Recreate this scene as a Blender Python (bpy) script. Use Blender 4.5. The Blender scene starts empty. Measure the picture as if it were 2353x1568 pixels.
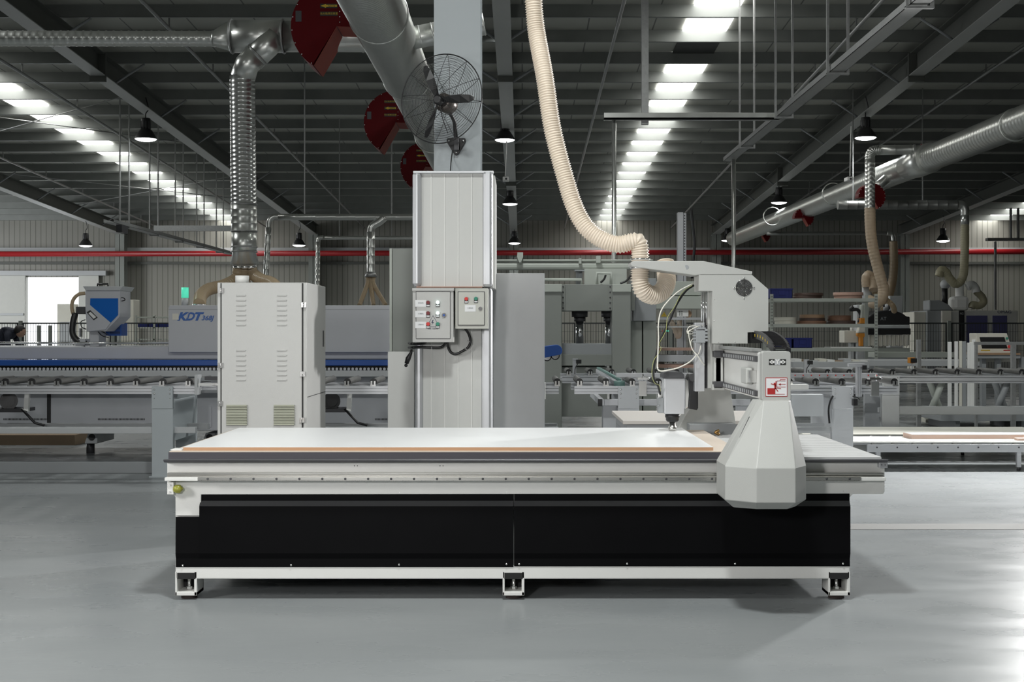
import bpy, math, random
from mathutils import Vector, Matrix
random.seed(7)
S = bpy.context.scene
col = S.collection
# ---------------------------------------------------------------- camera
F = 3070.0; VX = 1200.0; VY = 760.0; CH = 1.22        # focal length in px, vanishing point, camera height
cd = bpy.data.cameras.new('camera'); cam = bpy.data.objects.new('camera', cd); col.objects.link(cam)
cd.sensor_width = 36.0; cd.lens = F / 2353 * 36
cd.shift_x = -(VX - 1176.5) / 2353; cd.shift_y = (VY - 784.0) / 2353
cd.clip_start = .05; cd.clip_end = 300
cam.location = (0, 0, CH); cam.rotation_euler = (math.pi / 2, 0, 0)
S.camera = cam
S.view_settings.view_transform = 'Standard'; S.view_settings.look = 'None'
S.view_settings.gamma = 1.0; S.view_settings.exposure = 0.0; S.view_settings.use_curve_mapping = False
S.cycles.max_bounces = 7; S.cycles.diffuse_bounces = 4; S.cycles.glossy_bounces = 4
S.cycles.sample_clamp_indirect = 4.0
# ---------------------------------------------------------------- world (overcast sky outside the hall)
w = bpy.data.worlds.new('sky'); S.world = w; w.use_nodes = True
bg = w.node_tree.nodes['Background']; bg.inputs[0].default_value = (.93, .97, 1, 1); bg.inputs[1].default_value = 2.2
# ---------------------------------------------------------------- lights
def look(o, t):
    d = Vector(t) - o.location; o.rotation_euler = d.to_track_quat('-Z', 'Y').to_euler()
def area(name, loc, tgt, size, power, colr=(1, 1, 1), size_y=None, spread=math.pi):
    l = bpy.data.lights.new(name, 'AREA'); l.energy = power; l.color = colr; l.size = size; l.spread = spread
    if size_y: l.shape = 'RECTANGLE'; l.size_y = size_y
    else: l.shape = 'DISK'
    o = bpy.data.objects.new(name, l); col.objects.link(o); o.location = loc; look(o, tgt); return o
area('strobe_softbox_left', (-4.4, 3.4, 2.0), (-1.0, 7.0, 1.0), .9, 31, (1, .99, .97), spread=1.8)
area('strobe_by_camera', (-1.35, .7, 1.75), (0, 8.5, 1.1), .45, 50, (1, .99, .98), spread=2.3)
area('strobe_rear_right', (5.4, 12.3, 2.6), (2.2, 7.4, .2), .36, 300, (1, .99, .98), spread=2.3)
area('left_bay_fill', (-25.5, 38, 2.4), (-8, 40, 3.0), 4.4, 2200, (.95, .98, 1), 9)  # added fill for the left bay; the wall here has no gate
for x_ in (-7.3, 0, 7):
    for y_ in (4, 14):
        area('high_bay_overhead', (x_, y_, 5.6), (x_, y_, 0), .6, {-7.3: 150, 0: 235, 7: 95}[x_] if y_ < 5 else 125, (.97, 1, .98))

# ---------------------------------------------------------------- pixel to metre
def X(px, Y): return (px - VX) * Y / F
def Z(py, Y): return CH + (VY - py) * Y / F
def P(px, py, Y): return Vector((X(px, Y), Y, Z(py, Y)))

# ---------------------------------------------------------------- materials
MATS = {}
def mat(name, c, r=.5, m=0.0, var=.06, scale=6.0, bump=0.0, bscale=60.0, coat=0.0, emit=None, es=0.0, stretch=None, alpha=1.0, trans=0.0, ior=None, spec=.5):
    if name in MATS: return MATS[name]
    M = bpy.data.materials.new(name); M.use_nodes = True; nt = M.node_tree; N = nt.nodes; L = nt.links
    b = N['Principled BSDF']
    b.inputs['Base Color'].default_value = (*c, 1); b.inputs['Roughness'].default_value = r; b.inputs['Metallic'].default_value = m
    b.inputs['Specular IOR Level'].default_value = spec
    if coat: b.inputs['Coat Weight'].default_value = coat; b.inputs['Coat Roughness'].default_value = .12
    if trans: b.inputs['Transmission Weight'].default_value = trans
    if alpha < 1: b.inputs['Alpha'].default_value = alpha
    if ior: b.inputs['IOR'].default_value = ior
    tc = N.new('ShaderNodeTexCoord'); mp = N.new('ShaderNodeMapping'); L.new(tc.outputs['Object'], mp.inputs[0])
    if stretch: mp.inputs['Scale'].default_value = stretch
    if var:
        nz = N.new('ShaderNodeTexNoise'); nz.inputs['Scale'].default_value = scale; nz.inputs['Detail'].default_value = 5
        L.new(mp.outputs[0], nz.inputs['Vector'])
        mx = N.new('ShaderNodeMix'); mx.data_type = 'RGBA'
        mx.inputs[6].default_value = (*[v * (1 - var) for v in c], 1); mx.inputs[7].default_value = (*[min(1, v * (1 + var)) for v in c], 1)
        L.new(nz.outputs['Fac'], mx.inputs[0]); L.new(mx.outputs[2], b.inputs['Base Color'])
        mr = N.new('ShaderNodeMapRange'); mr.inputs[3].default_value = max(.02, r * .85); mr.inputs[4].default_value = min(1, r * 1.2)
        L.new(nz.outputs['Fac'], mr.inputs[0]); L.new(mr.outputs[0], b.inputs['Roughness'])
    if bump:
        n2 = N.new('ShaderNodeTexNoise'); n2.inputs['Scale'].default_value = bscale; n2.inputs['Detail'].default_value = 3
        L.new(mp.outputs[0], n2.inputs['Vector'])
        bp = N.new('ShaderNodeBump'); bp.inputs['Strength'].default_value = bump; bp.inputs['Distance'].default_value = .004
        L.new(n2.outputs['Fac'], bp.inputs['Height']); L.new(bp.outputs[0], b.inputs['Normal'])
    if emit:
        b.inputs['Emission Color'].default_value = (*emit, 1); b.inputs['Emission Strength'].default_value = es
    MATS[name] = M; return M
white = mat('white_powder_coat', (.74, .74, .715), .42, var=.03, bump=.08, bscale=250)
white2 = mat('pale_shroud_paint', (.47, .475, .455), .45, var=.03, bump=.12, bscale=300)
pgrey = mat('light_grey_paint', (.50, .515, .525), .45, var=.03)
cabgrey = mat('cabinet_textured_grey', (.51, .51, .495), .36, var=.04, bump=.35, bscale=420)
mgrey = mat('mid_grey_paint', (.30, .315, .325), .5, var=.04)
bluegrey = mat('column_bluegrey_paint', (.45, .49, .51), .55, var=.08, scale=3)
edgegrey = mat('edge_bander_grey', (.52, .53, .56), .42, var=.04)
greengrey = mat('green_grey_paint', (.25, .265, .245), .5, var=.04)
palegreen = mat('pale_green_grey', (.47, .50, .455), .5, var=.04)
blackp = mat('black_panel', (.0045, .0045, .005), .42, var=.1, spec=.05)
black = mat('black_plastic', (.014, .014, .015), .38, var=.1)
rubber = mat('brown_rubber', (.06, .045, .042), .8, var=.2, scale=30)
darkm = mat('dark_metal', (.07, .07, .075), .45, .3, var=.1)
apron = mat('dark_phenolic_edge', (.055, .052, .062), .6, var=.35, scale=2, stretch=(1, 6, 30))
steel = mat('brushed_steel', (.62, .61, .58), .28, 1.0, var=.08, scale=8, stretch=(.3, 8, 8))
chrome = mat('chrome', (.86, .86, .87), .12, 1.0, var=.02)
galv = mat('galvanised_sheet', (.66, .67, .64), .30, .88, var=.07, scale=5)
galv2 = mat('galvanised_strut', (.36, .365, .36), .45, .7, var=.2, scale=30)
alu = mat('aluminium_extrusion', (.58, .59, .61), .42, .7, var=.05)
tslot = mat('anodised_table', (.58, .585, .585), .5, .15, var=.03)
zinc = mat('zinc_bracket', (.75, .75, .74), .22, 1.0, var=.1, scale=40)
mdfe = mat('mdf_edge', (.46, .27, .155), .8, var=.12, scale=50, stretch=(.2, 1, 6))
mdft = mat('mdf_spoil_board', (.56, .48, .40), .75, var=.07, scale=12)
mela = mat('white_melamine', (.86, .87, .875), .32, var=.015)
bluepaint = mat('blue_enamel', (.015, .085, .36), .35, var=.05)
bluebin_m = mat('blue_bin_plastic', (.012, .022, .17), .45, var=.08)
redm = mat('dark_red_enamel', (.10, .002, .004), .4, var=.08, spec=.12)
redin = mat('red_sheet_inside', (.26, .06, .045), .6, var=.2, spec=.2)
redpipe = mat('red_fire_pipe', (.33, .012, .016), .4, var=.1)
orange = mat('orange_paint', (.65, .25, .02), .5, var=.1)
cream = mat('cream_plastic', (.72, .70, .62), .5, var=.04)
whitep = mat('white_plastic', (.8, .8, .78), .45, var=.02)
grille = mat('beige_green_plastic', (.42, .43, .34), .55, var=.04)
clad = mat('cladding_panel', (.60, .605, .585), .4, var=.025)
labelm = mat('paper_label', (.8, .81, .82), .6, var=.02)
inkb = mat('navy_ink', (.02, .025, .07), .6, var=0)
inkk = mat('black_ink', (.02, .02, .02), .6, var=0)
logob = mat('logo_blue', (.03, .12, .42), .45, var=0)
redink = mat('red_ink', (.42, .02, .02), .6, var=0)
yell = mat('yellow_ink', (.6, .42, .03), .6, var=.05)
rollg = mat('grey_roller_rubber', (.12, .12, .115), .55, var=.08)
darkroof = mat('dark_grey_steel', (.105, .11, .10), .6, var=.12)
purl = mat('purlin_grey', (.22, .23, .22), .45, .35, var=.15, scale=3)
beltg = mat('green_belt', (.12, .22, .20), .55, var=.1)
glassp = mat('violet_glass', (.09, .09, .19), .2, var=.1)
wood1 = mat('brown_edge_tape', (.20, .105, .065), .6, var=.15, scale=30)
wood2 = mat('dark_brown_edge_tape', (.075, .045, .035), .6, var=.15, scale=30)
wood3 = mat('pink_edge_tape', (.48, .31, .25), .6, var=.1, scale=30)
wood4 = mat('tan_edge_tape', (.36, .23, .14), .6, var=.1, scale=30)
woodpan = mat('pink_wood_edge', (.58, .42, .35), .7, var=.08, scale=20, stretch=(.2, 1, 5))
creamb = mat('cream_board_face', (.74, .73, .66), .5, var=.03)
lampw = mat('lamp_diffuser', (1, 1, 1), .5, var=0, emit=(.97, 1, 1), es=9.0)
lgreen = mat('lit_green_lens', (.05, .6, .4), .4, var=0, emit=(.12, .8, .52), es=.6)
lwhite = mat('lit_mint_lens', (.7, 1, .9), .4, var=0, emit=(.75, 1, .93), es=1.6)
greenb = mat('green_button', (.01, .22, .14), .35, var=0)
redb = mat('bright_red_button', (.62, .02, .015), .35, var=0)
redd = mat('dark_red_button', (.16, .005, .008), .35, var=0)
oilm = mat('oil_cup_plastic', (.62, .62, .12), .15, var=.05, trans=.6)
skym = mat('skylight_sheet', (.9, .9, .88), .5, var=0, emit=(1, 1, .96), es=8.0)
cablew = mat('white_tube', (.78, .76, .68), .4, var=.03)
cabley = mat('yellow_green_wire', (.42, .44, .16), .5, var=.1)
fencem = mat('fence_dark_green', (.03, .035, .035), .5, var=.05)
postm = mat('fence_post_grey', (.22, .24, .22), .5, var=.05)
hairm = mat('black_hair', (.02, .018, .016), .6, var=.1)
skin_m = mat('skin', (.45, .28, .2), .55, var=.05)
jacket = mat('navy_jacket', (.02, .024, .04), .8, var=.15)
card = mat('cardboard', (.33, .24, .16), .8, var=.1)
doorm = mat('door_panel_white', (.62, .62, .58), .5, var=.05)

# translucent ribbed suction hose
def hose_mat(name, c, tl=.35):
    M = bpy.data.materials.new(name); M.use_nodes = True; N = M.node_tree.nodes; L = M.node_tree.links
    b = N['Principled BSDF']; b.inputs['Base Color'].default_value = (*c, 1); b.inputs['Roughness'].default_value = .28
    nz = N.new('ShaderNodeTexNoise'); nz.inputs['Scale'].default_value = 9
    mx = N.new('ShaderNodeMix'); mx.data_type = 'RGBA'; mx.inputs[6].default_value = (*[v * .9 for v in c], 1); mx.inputs[7].default_value = (*[v * 1.08 for v in c], 1)
    L.new(nz.outputs['Fac'], mx.inputs[0]); L.new(mx.outputs[2], b.inputs['Base Color'])
    t = N.new('ShaderNodeBsdfTranslucent'); t.inputs[0].default_value = (*[min(1, v * 1.15) for v in c], 1)
    s = N.new('ShaderNodeMixShader'); s.inputs[0].default_value = tl; o = N['Material Output']
    L.new(b.outputs[0], s.inputs[1]); L.new(t.outputs[0], s.inputs[2]); L.new(s.outputs[0], o.inputs[0]); return M
hosem = hose_mat('beige_pvc_hose', (.90, .80, .68), .22); hoseb = hose_mat('amber_pvc_hose', (.66, .54, .40), .3); hosed = hose_mat('tan_pvc_hose', (.55, .44, .30), .3)
hosey = hose_mat('yellowed_pvc_hose', (.50, .47, .33), .3)

def floor_mat():
    M = bpy.data.materials.new('epoxy_floor'); M.use_nodes = True; nt = M.node_tree; N = nt.nodes; L = nt.links; b = N['Principled BSDF']
    tc = N.new('ShaderNodeTexCoord'); mp = N.new('ShaderNodeMapping'); mp.inputs['Scale'].default_value = (.6, 1.2, 1); L.new(tc.outputs['Object'], mp.inputs[0])
    n1 = N.new('ShaderNodeTexNoise'); n1.inputs['Scale'].default_value = 1.1; n1.inputs['Detail'].default_value = 3.5; n1.inputs['Distortion'].default_value = .3; L.new(mp.outputs[0], n1.inputs['Vector'])
    cr = N.new('ShaderNodeValToRGB'); cr.color_ramp.elements[0].position = .3; cr.color_ramp.elements[1].position = .72
    cr.color_ramp.elements[0].color = (.235, .25, .257, 1); cr.color_ramp.elements[1].color = (.285, .298, .302, 1)
    L.new(n1.outputs['Fac'], cr.inputs[0]); L.new(cr.outputs[0], b.inputs['Base Color'])
    n2 = N.new('ShaderNodeTexNoise'); n2.inputs['Scale'].default_value = 3.5; n2.inputs['Detail'].default_value = 8; L.new(mp.outputs[0], n2.inputs['Vector'])
    mr = N.new('ShaderNodeMapRange'); mr.inputs[1].default_value = .3; mr.inputs[2].default_value = .7; mr.inputs[3].default_value = .24; mr.inputs[4].default_value = .34
    L.new(n2.outputs['Fac'], mr.inputs[0]); L.new(mr.outputs[0], b.inputs['Roughness'])
    b.inputs['Specular IOR Level'].default_value = .08
    n3 = N.new('ShaderNodeTexNoise'); n3.inputs['Scale'].default_value = 26; n3.inputs['Detail'].default_value = 4; L.new(mp.outputs[0], n3.inputs['Vector'])
    bp = N.new('ShaderNodeBump'); bp.inputs['Strength'].default_value = .05; bp.inputs['Distance'].default_value = .01
    L.new(n3.outputs['Fac'], bp.inputs['Height']); L.new(bp.outputs[0], b.inputs['Normal'])
    return M
def stripe_mat(name, c, cd_, period, width, axis='X', r=.5):
    M = bpy.data.materials.new(name); M.use_nodes = True; nt = M.node_tree; N = nt.nodes; L = nt.links; b = N['Principled BSDF']; b.inputs['Roughness'].default_value = r
    tc = N.new('ShaderNodeTexCoord'); sp = N.new('ShaderNodeSeparateXYZ'); L.new(tc.outputs['Object'], sp.inputs[0])
    m1 = N.new('ShaderNodeMath'); m1.operation = 'PINGPONG'; m1.inputs[1].default_value = period / 2; L.new(sp.outputs[axis], m1.inputs[0])
    m2 = N.new('ShaderNodeMath'); m2.operation = 'LESS_THAN'; m2.inputs[1].default_value = width; L.new(m1.outputs[0], m2.inputs[0])
    nz = N.new('ShaderNodeTexNoise'); nz.inputs['Scale'].default_value = .6; nz.inputs['Detail'].default_value = 4; L.new(tc.outputs['Object'], nz.inputs['Vector'])
    a = N.new('ShaderNodeMix'); a.data_type = 'RGBA'; a.inputs[6].default_value = (*[v * .88 for v in c], 1); a.inputs[7].default_value = (*[v * 1.1 for v in c], 1); L.new(nz.outputs['Fac'], a.inputs[0])
    mx = N.new('ShaderNodeMix'); mx.data_type = 'RGBA'; mx.inputs[7].default_value = (*cd_, 1)
    L.new(a.outputs[2], mx.inputs[6]); L.new(m2.outputs[0], mx.inputs[0]); L.new(mx.outputs[2], b.inputs['Base Color'])
    bp = N.new('ShaderNodeBump'); bp.inputs['Strength'].default_value = .5; bp.inputs['Distance'].default_value = .02; bp.invert = True
    L.new(m2.outputs[0], bp.inputs['Height']); L.new(bp.outputs[0], b.inputs['Normal']); return M
wallm = stripe_mat('wall_cladding', (.275, .27, .24), (.135, .135, .115), .19, .012)
roofm = stripe_mat('roof_sheet', (.42, .425, .385), (.15, .15, .14), 1.1, .012)

# ---------------------------------------------------------------- mesh helpers
ORG = {}
class MB:
    def __init__(s): s.v = []; s.f = []; s.sm = []
    def add(s, vs, fs, smooth=False):
        o = len(s.v); s.v += [tuple(v) for v in vs]; s.f += [tuple(i + o for i in f) for f in fs]; s.sm += [smooth] * len(fs); return s
    def box(s, x0, x1, y0, y1, z0, z1):
        x0, x1 = sorted((x0, x1)); y0, y1 = sorted((y0, y1)); z0, z1 = sorted((z0, z1))
        return s.add([(x0, y0, z0), (x1, y0, z0), (x1, y1, z0), (x0, y1, z0), (x0, y0, z1), (x1, y0, z1), (x1, y1, z1), (x0, y1, z1)],
                     [(0, 3, 2, 1), (4, 5, 6, 7), (0, 1, 5, 4), (1, 2, 6, 5), (2, 3, 7, 6), (3, 0, 4, 7)])
    def bx(s, px0, px1, py0, py1, Y0, Y1):        # front face seen at these pixels when it stands at depth Y0
        return s.box(X(px0, Y0), X(px1, Y0), Y0, Y1, Z(py0, Y0), Z(py1, Y0))
    def prism(s, pts, y0, y1):                     # polygon in XZ, extruded along Y
        n = len(pts); a = sum(pts[i][0] * pts[(i + 1) % n][1] - pts[(i + 1) % n][0] * pts[i][1] for i in range(n))
        if a < 0: pts = pts[::-1]
        vs = [(x, y0, z) for x, z in pts] + [(x, y1, z) for x, z in pts]
        return s.add(vs, [tuple(range(n)), tuple(range(2 * n - 1, n - 1, -1))] + [(i, i + n, (i + 1) % n + n, (i + 1) % n) for i in range(n)])
    def pprism(s, pp, Y0, Y1): return s.prism([(X(a, Y0), Z(b, Y0)) for a, b in pp], Y0, Y1)
    def xprism(s, pts, x0, x1):                    # polygon in YZ, extruded along X
        n = len(pts); a = sum(pts[i][0] * pts[(i + 1) % n][1] - pts[(i + 1) % n][0] * pts[i][1] for i in range(n))
        if a < 0: pts = pts[::-1]
        vs = [(x0, y, z) for y, z in pts] + [(x1, y, z) for y, z in pts]
        return s.add(vs, [tuple(range(n - 1, -1, -1)), tuple(range(n, 2 * n))] + [(i, (i + 1) % n, (i + 1) % n + n, i + n) for i in range(n)])
    def zprism(s, pts, z0, z1):
        n = len(pts); vs = [(x, y, z0) for x, y in pts] + [(x, y, z1) for x, y in pts]
        return s.add(vs, [tuple(range(n - 1, -1, -1)), tuple(range(n, 2 * n))] + [(i, (i + 1) % n, (i + 1) % n + n, i + n) for i in range(n)])
    def loft(s, rings, cap=True, smooth=True):
        n = len(rings[0]); vs = [v for r in rings for v in r]; fs = []
        for k in range(len(rings) - 1):
            for i in range(n): fs.append((k * n + i, k * n + (i + 1) % n, (k + 1) * n + (i + 1) % n, (k + 1) * n + i))
        s.add(vs, fs, smooth)
        if cap:
            o = len(s.v) - len(vs); s.f += [tuple(o + i for i in range(n - 1, -1, -1)), tuple(o + (len(rings) - 1) * n + i for i in range(n))]; s.sm += [False, False]
        return s
    def sweep(s, pts, rad, seg=14, cap=True):
        pts = [Vector(p) for p in pts]; n = len(pts); rings = []; u = None
        for i in range(n):
            t = (pts[min(i + 1, n - 1)] - pts[max(i - 1, 0)])
            t = t.normalized() if t.length > 1e-9 else Vector((0, 0, 1))
            if u is None: u = t.orthogonal().normalized()
            u = u - t * u.dot(t); u.normalize(); v = t.cross(u); r = rad[i] if isinstance(rad, (list, tuple)) else rad
            rings.append([pts[i] + (u * math.cos(a) + v * math.sin(a)) * r for a in [2 * math.pi * k / seg for k in range(seg)]])
        return s.loft(rings, cap)
    def cyl(s, p0, p1, r, seg=16, r2=None): return s.sweep([p0, p1], [r, r if r2 is None else r2], seg)
    def tor(s, c, n, R, r, seg=36, sg=5):
        c = Vector(c); n = Vector(n).normalized(); u = n.orthogonal().normalized(); v = n.cross(u); rings = []
        for k in range(seg + 1):
            a = 2 * math.pi * k / seg; d = u * math.cos(a) + v * math.sin(a)
            rings.append([c + d * (R + r * math.cos(b)) + n * r * math.sin(b) for b in [2 * math.pi * j / sg for j in range(sg)]])
        return s.loft(rings, False)
    def ball(s, c, r, seg=12, sz=1.0):
        c = Vector(c); rings = []
        for k in range(1, 8):
            a = math.pi * k / 8; rings.append([c + Vector((math.sin(a) * math.cos(b), math.sin(a) * math.sin(b), -math.cos(a) * sz)) * r for b in [2 * math.pi * j / seg for j in range(seg)]])
        return s.loft(rings)
    def build(s, name, m, parent=None, bev=0, label=None, loc=None):
        me = bpy.data.meshes.new(name)
        if parent is not None: o0 = Vector(ORG[parent.name])
        elif loc is not None: o0 = Vector(loc)
        else:
            xs = [v[0] for v in s.v]; ys = [v[1] for v in s.v]; zs = [v[2] for v in s.v]
            o0 = Vector(((min(xs) + max(xs)) / 2, (min(ys) + max(ys)) / 2, min(zs)))
        me.from_pydata([(v[0] - o0.x, v[1] - o0.y, v[2] - o0.z) for v in s.v], [], s.f)
        me.polygons.foreach_set('use_smooth', s.sm); me.materials.append(m); me.validate()
        o = bpy.data.objects.new(name, me); col.objects.link(o)
        if parent is not None: o.parent = parent
        else: o.location = o0
        ORG[o.name] = o0
        if bev:
            b = o.modifiers.new('bevel', 'BEVEL'); b.width = bev; b.segments = 2; b.limit_method = 'ANGLE'; b.angle_limit = .6
        if label: o['label'] = label
        return o
def tag(o, label=None, cat=None, group=None, kind=None):
    if label: o['label'] = label
    if cat: o['category'] = cat
    if group: o['group'] = group
    if kind: o['kind'] = kind
    return o
def thing(name, label, cat, loc, group=None):
    o = bpy.data.objects.new(name, None); col.objects.link(o); o.location = loc; ORG[o.name] = Vector(loc); o.empty_display_size = .1
    return tag(o, label, cat, group)
def dup(o, loc=None, parent=None, label=None, rz=None):
    c = o.copy(); col.objects.link(c)
    if parent is not None: c.parent = parent
    for ch in [k for k in KIDS.get(o.name, [])]: dup(ch, None, c)
    if loc is not None: c.location = loc; ORG[c.name] = Vector(loc)
    if label: c['label'] = label
    if rz is not None: c.rotation_euler[2] = rz
    return c
KIDS = {}
def index_kids(o):
    KIDS[o.name] = [k for k in bpy.data.objects if k.parent == o]
    for k in KIDS[o.name]: index_kids(k)
def rep(o, offs):                                   # repeat a part beside itself, shared mesh
    for d in offs:
        index_kids(o); c = dup(o, None, o.parent); c.location = o.location + Vector(d)
def crv(pts, n=10):                                 # Catmull-Rom through the points
    pts = [Vector(p) for p in pts]; q = [pts[0] * 2 - pts[1]] + pts + [pts[-1] * 2 - pts[-2]]; out = []
    for i in range(1, len(q) - 2):
        for k in range(n):
            t = k / n; a, b, c, d = q[i - 1], q[i], q[i + 1], q[i + 2]
            out.append(.5 * ((2 * b) + (c - a) * t + (2 * a - 5 * b + 4 * c - d) * t * t + (3 * b - a - 3 * c + d) * t ** 3))
    return out + [pts[-1]]
def resample(pts, step):
    out = [pts[0].copy()]; acc = 0
    for a, b in zip(pts, pts[1:]):
        L_ = (b - a).length
        if L_ < 1e-9: continue
        d = step - acc
        while d <= L_: out.append(a + (b - a) * (d / L_)); d += step
        acc = L_ - (d - step)
    return out
def ribbed(mb, pts, r, pitch, h, sub=4, seg=18):    # corrugated tube
    q = resample(pts, pitch / sub); return mb.sweep(q, [r + h * math.cos(2 * math.pi * i / sub) for i in range(len(q))], seg)
def duct(mb, pts, r, pitch=.12, seg=22, h=.006, f=(.86, .92, .96)):    # spiral duct with raised lock seams
    pts = [Vector(p) for p in pts]; q = []; rr = []
    for a, b in zip(pts, pts[1:]):
        L_ = (b - a).length; n = max(1, int(L_ / pitch)); d = (b - a) / n
        for k in range(n): q += [a + d * k, a + d * (k + f[0]), a + d * (k + f[1]), a + d * (k + f[2])]; rr += [r, r, r + h, r]
    q.append(pts[-1]); rr.append(r); return mb.sweep(q, rr, seg)
def text(name, s, size, loc, m, parent, rot=(math.pi / 2, 0, 0), shear=0, bold=0, sx=1, align='CENTER'):
    c = bpy.data.curves.new(name, 'FONT'); c.body = s; c.size = size; c.shear = shear; c.offset = bold; c.extrude = .0004; c.align_x = align; c.align_y = 'CENTER'; c.resolution_u = 3
    t = bpy.data.objects.new('tmp_text', c); col.objects.link(t); bpy.context.view_layer.update()
    me = bpy.data.meshes.new_from_object(t.evaluated_get(bpy.context.evaluated_depsgraph_get())); bpy.data.objects.remove(t)
    me.name = name; me.materials.clear(); me.materials.append(m)
    from mathutils import Euler
    M = Matrix.Translation(Vector(loc) - Vector(ORG[parent.name])) @ Euler(rot).to_matrix().to_4x4() @ Matrix.Diagonal((sx, 1, 1, 1))
    me.transform(M); o = bpy.data.objects.new(name, me); col.objects.link(o); o.parent = parent; ORG[o.name] = ORG[parent.name]; return o
def struct(o): o['kind'] = 'structure'; return o

# ================================================================ ROOM
YW = 48.0; H0 = 6.07; SL = .0433                      # far wall, roof height above camera at Y=0, roof slope
def rz(Y): return CH + H0 - SL * Y
WX = 27.0
fl = MB().box(-WX, WX, -12, YW + .2, -.2, 0).build('floor', floor_mat()); struct(fl); fl['label'] = 'glossy blue-grey epoxy factory floor'
c_ = MB().xprism([(-12, rz(-12)), (YW + .2, rz(YW + .2)), (YW + .2, rz(YW + .2) + .12), (-12, rz(-12) + .12)], -WX, WX).build('ceiling', roofm); struct(c_)
dx0, dx1, dz = X(60, YW), X(183, YW), Z(637, YW)
w_ = MB(); zt = rz(YW) + .1
w_.box(-WX, dx0, YW, YW + .2, 0, zt); w_.box(dx1, WX, YW, YW + .2, 0, zt); w_.box(dx0, dx1, YW, YW + .2, dz, zt)
struct(w_.build('wall_back', wallm))
struct(MB().box(-WX - .2, -WX, -12, YW, 0, 8).build('wall_left', wallm)); struct(MB().box(WX, WX + .2, -12, YW, 0, 8).build('wall_right', wallm))
struct(MB().box(-WX, WX, -12.2, -12, 0, 8.2).build('wall_front', wallm))
# sliding door: leaves pushed aside, rail above
d = MB().box(dx0 - 1.9, dx0, YW - .12, YW - .05, 0, dz + .05).build('door_1', doorm, bev=.01); struct(d)
for zz in (.2, 1.1): MB().box(dx0 - 1.85, dx0 - .05, YW - .16, YW - .12, zz * 1.6, zz * 1.6 + .08).build('door_rail', pgrey, d)
d2 = MB().box(dx1, dx1 + .72, YW - .12, YW - .05, 0, dz + .05).build('door_2', doorm, bev=.01); struct(d2)
MB().box(dx1 + .05, dx1 + .1, YW - .18, YW - .12, 1.0, 1.3).build('door_handle', darkm, d2)
struct(MB().box(dx0 - 2.2, dx1 + 1.0, YW - .22, YW, dz + .05, dz + .22).build('trim_1', pgrey))
struct(MB().box(-WX, WX, YW - .14, YW, Z(578, YW), Z(570, YW)).build('trim_2', pgrey))
struct(MB().box(-WX, WX, YW - .1, YW, Z(608, YW), Z(602, YW)).build('trim_3', darkroof))
struct(MB().box(X(1700, 8.42), WX, 8.18, 8.42, 0, .002).build('trim_4', mat('trench_cover', (.25, .25, .245), .8, var=.1, spec=.1)))
for n, x_ in enumerate((-14.3, -7.43, -.3, 6.9, 13.6)):
    c = MB().box(x_ - .16, x_ + .16, YW - .55, YW - .53, 0, rz(YW) - .5).box(x_ - .16, x_ + .16, YW - .17, YW - .15, 0, rz(YW) - .5).box(x_ - .01, x_ + .01, YW - .55, YW - .15, 0, rz(YW) - .5)
    struct(c.build('wall_column', greengrey))
# rafters with end-plate joints and knee braces
for n, x_ in enumerate((-21.3, -14.3, -7.43, -.3, 6.9, 13.6, 20.6)):
    D = .58; r = MB()
    def sec(z0, z1, xa, xb): r.xprism([(-2, rz(-2) - z0), (YW, rz(YW) - z0), (YW, rz(YW) - z1), (-2, rz(-2) - z1)], xa, xb)
    sec(.2, .215, x_ - .12, x_ + .12); sec(.2, D, x_ - .006, x_ + .006); 
    o = struct(r.build('rafter_beam', darkroof if n != 3 else mgrey)); 
    r = MB(); sec(D, D + .016, x_ - .13, x_ + .13); r.build('bottom_flange', mat('lit_flange_paint', (.42, .43, .42), .45, var=.12, scale=2), o)  # lighter grey than the web, partly standing in for light from below
    for yj in (23.4, 35.4):
        MB().box(x_ - .14, x_ + .14, yj - .03, yj + .03, rz(yj) - D - .12, rz(yj) - .2).build('end_plate', darkroof, o)
    for k in range(9):
        yk = 21.1 + 3 * k
        for sg in (-1, 1): MB().cyl((x_ + sg * .1, yk, rz(yk) - D + .02), (x_ + sg * .62, yk, rz(yk) - .22), .022, 5).build('knee_brace', mgrey, o)
# purlins (Z section, 0.2 m) and skylights
for k in range(-6, 18):
    Y_ = 22.6 + 1.5 * k; z = rz(Y_)
    r = MB().box(-WX, WX, Y_, Y_ + .006, z - .2, z - .002).box(-WX, WX, Y_, Y_ + .07, z - .203, z - .197)
    struct(r.build('roof_purlin', purl))
n = 1
for xc, k0, k1 in ((3.08, -3, 17), (-10.5, -1, 17), (16.7, 13, 17)):
    for k in range(k0, k1):
        if xc == 3.08 and k == 0: continue
        Ya = 22.6 + 1.5 * k + .02; Yb = Ya + 1.46
        if xc == 3.08 and k == 0: continue
        r = MB().xprism([(Ya, rz(Ya) - .004), (Yb, rz(Yb) - .004), (Yb, rz(Yb) - .03), (Ya, rz(Ya) - .03)], xc - .37, xc + .37)
        struct(r.build('window_%d' % n, skym)); n += 1
struct(MB().xprism([(22.64, rz(22.64) - .004), (24.08, rz(24.08) - .004), (24.08, rz(24.08) - .03), (22.64, rz(22.64) - .03)], 2.71, 3.45).build('window_%d' % n, mat('blocked_skylight', (.035, .037, .035), .5)))
# red fire main along the back wall
tag(MB().cyl((-WX, YW - .72, Z(588, YW)), (WX, YW - .72, Z(580, YW)), .095, 12).build('fire_pipe', redpipe), 'long red fire pipe running along the back wall', 'pipe')
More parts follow.
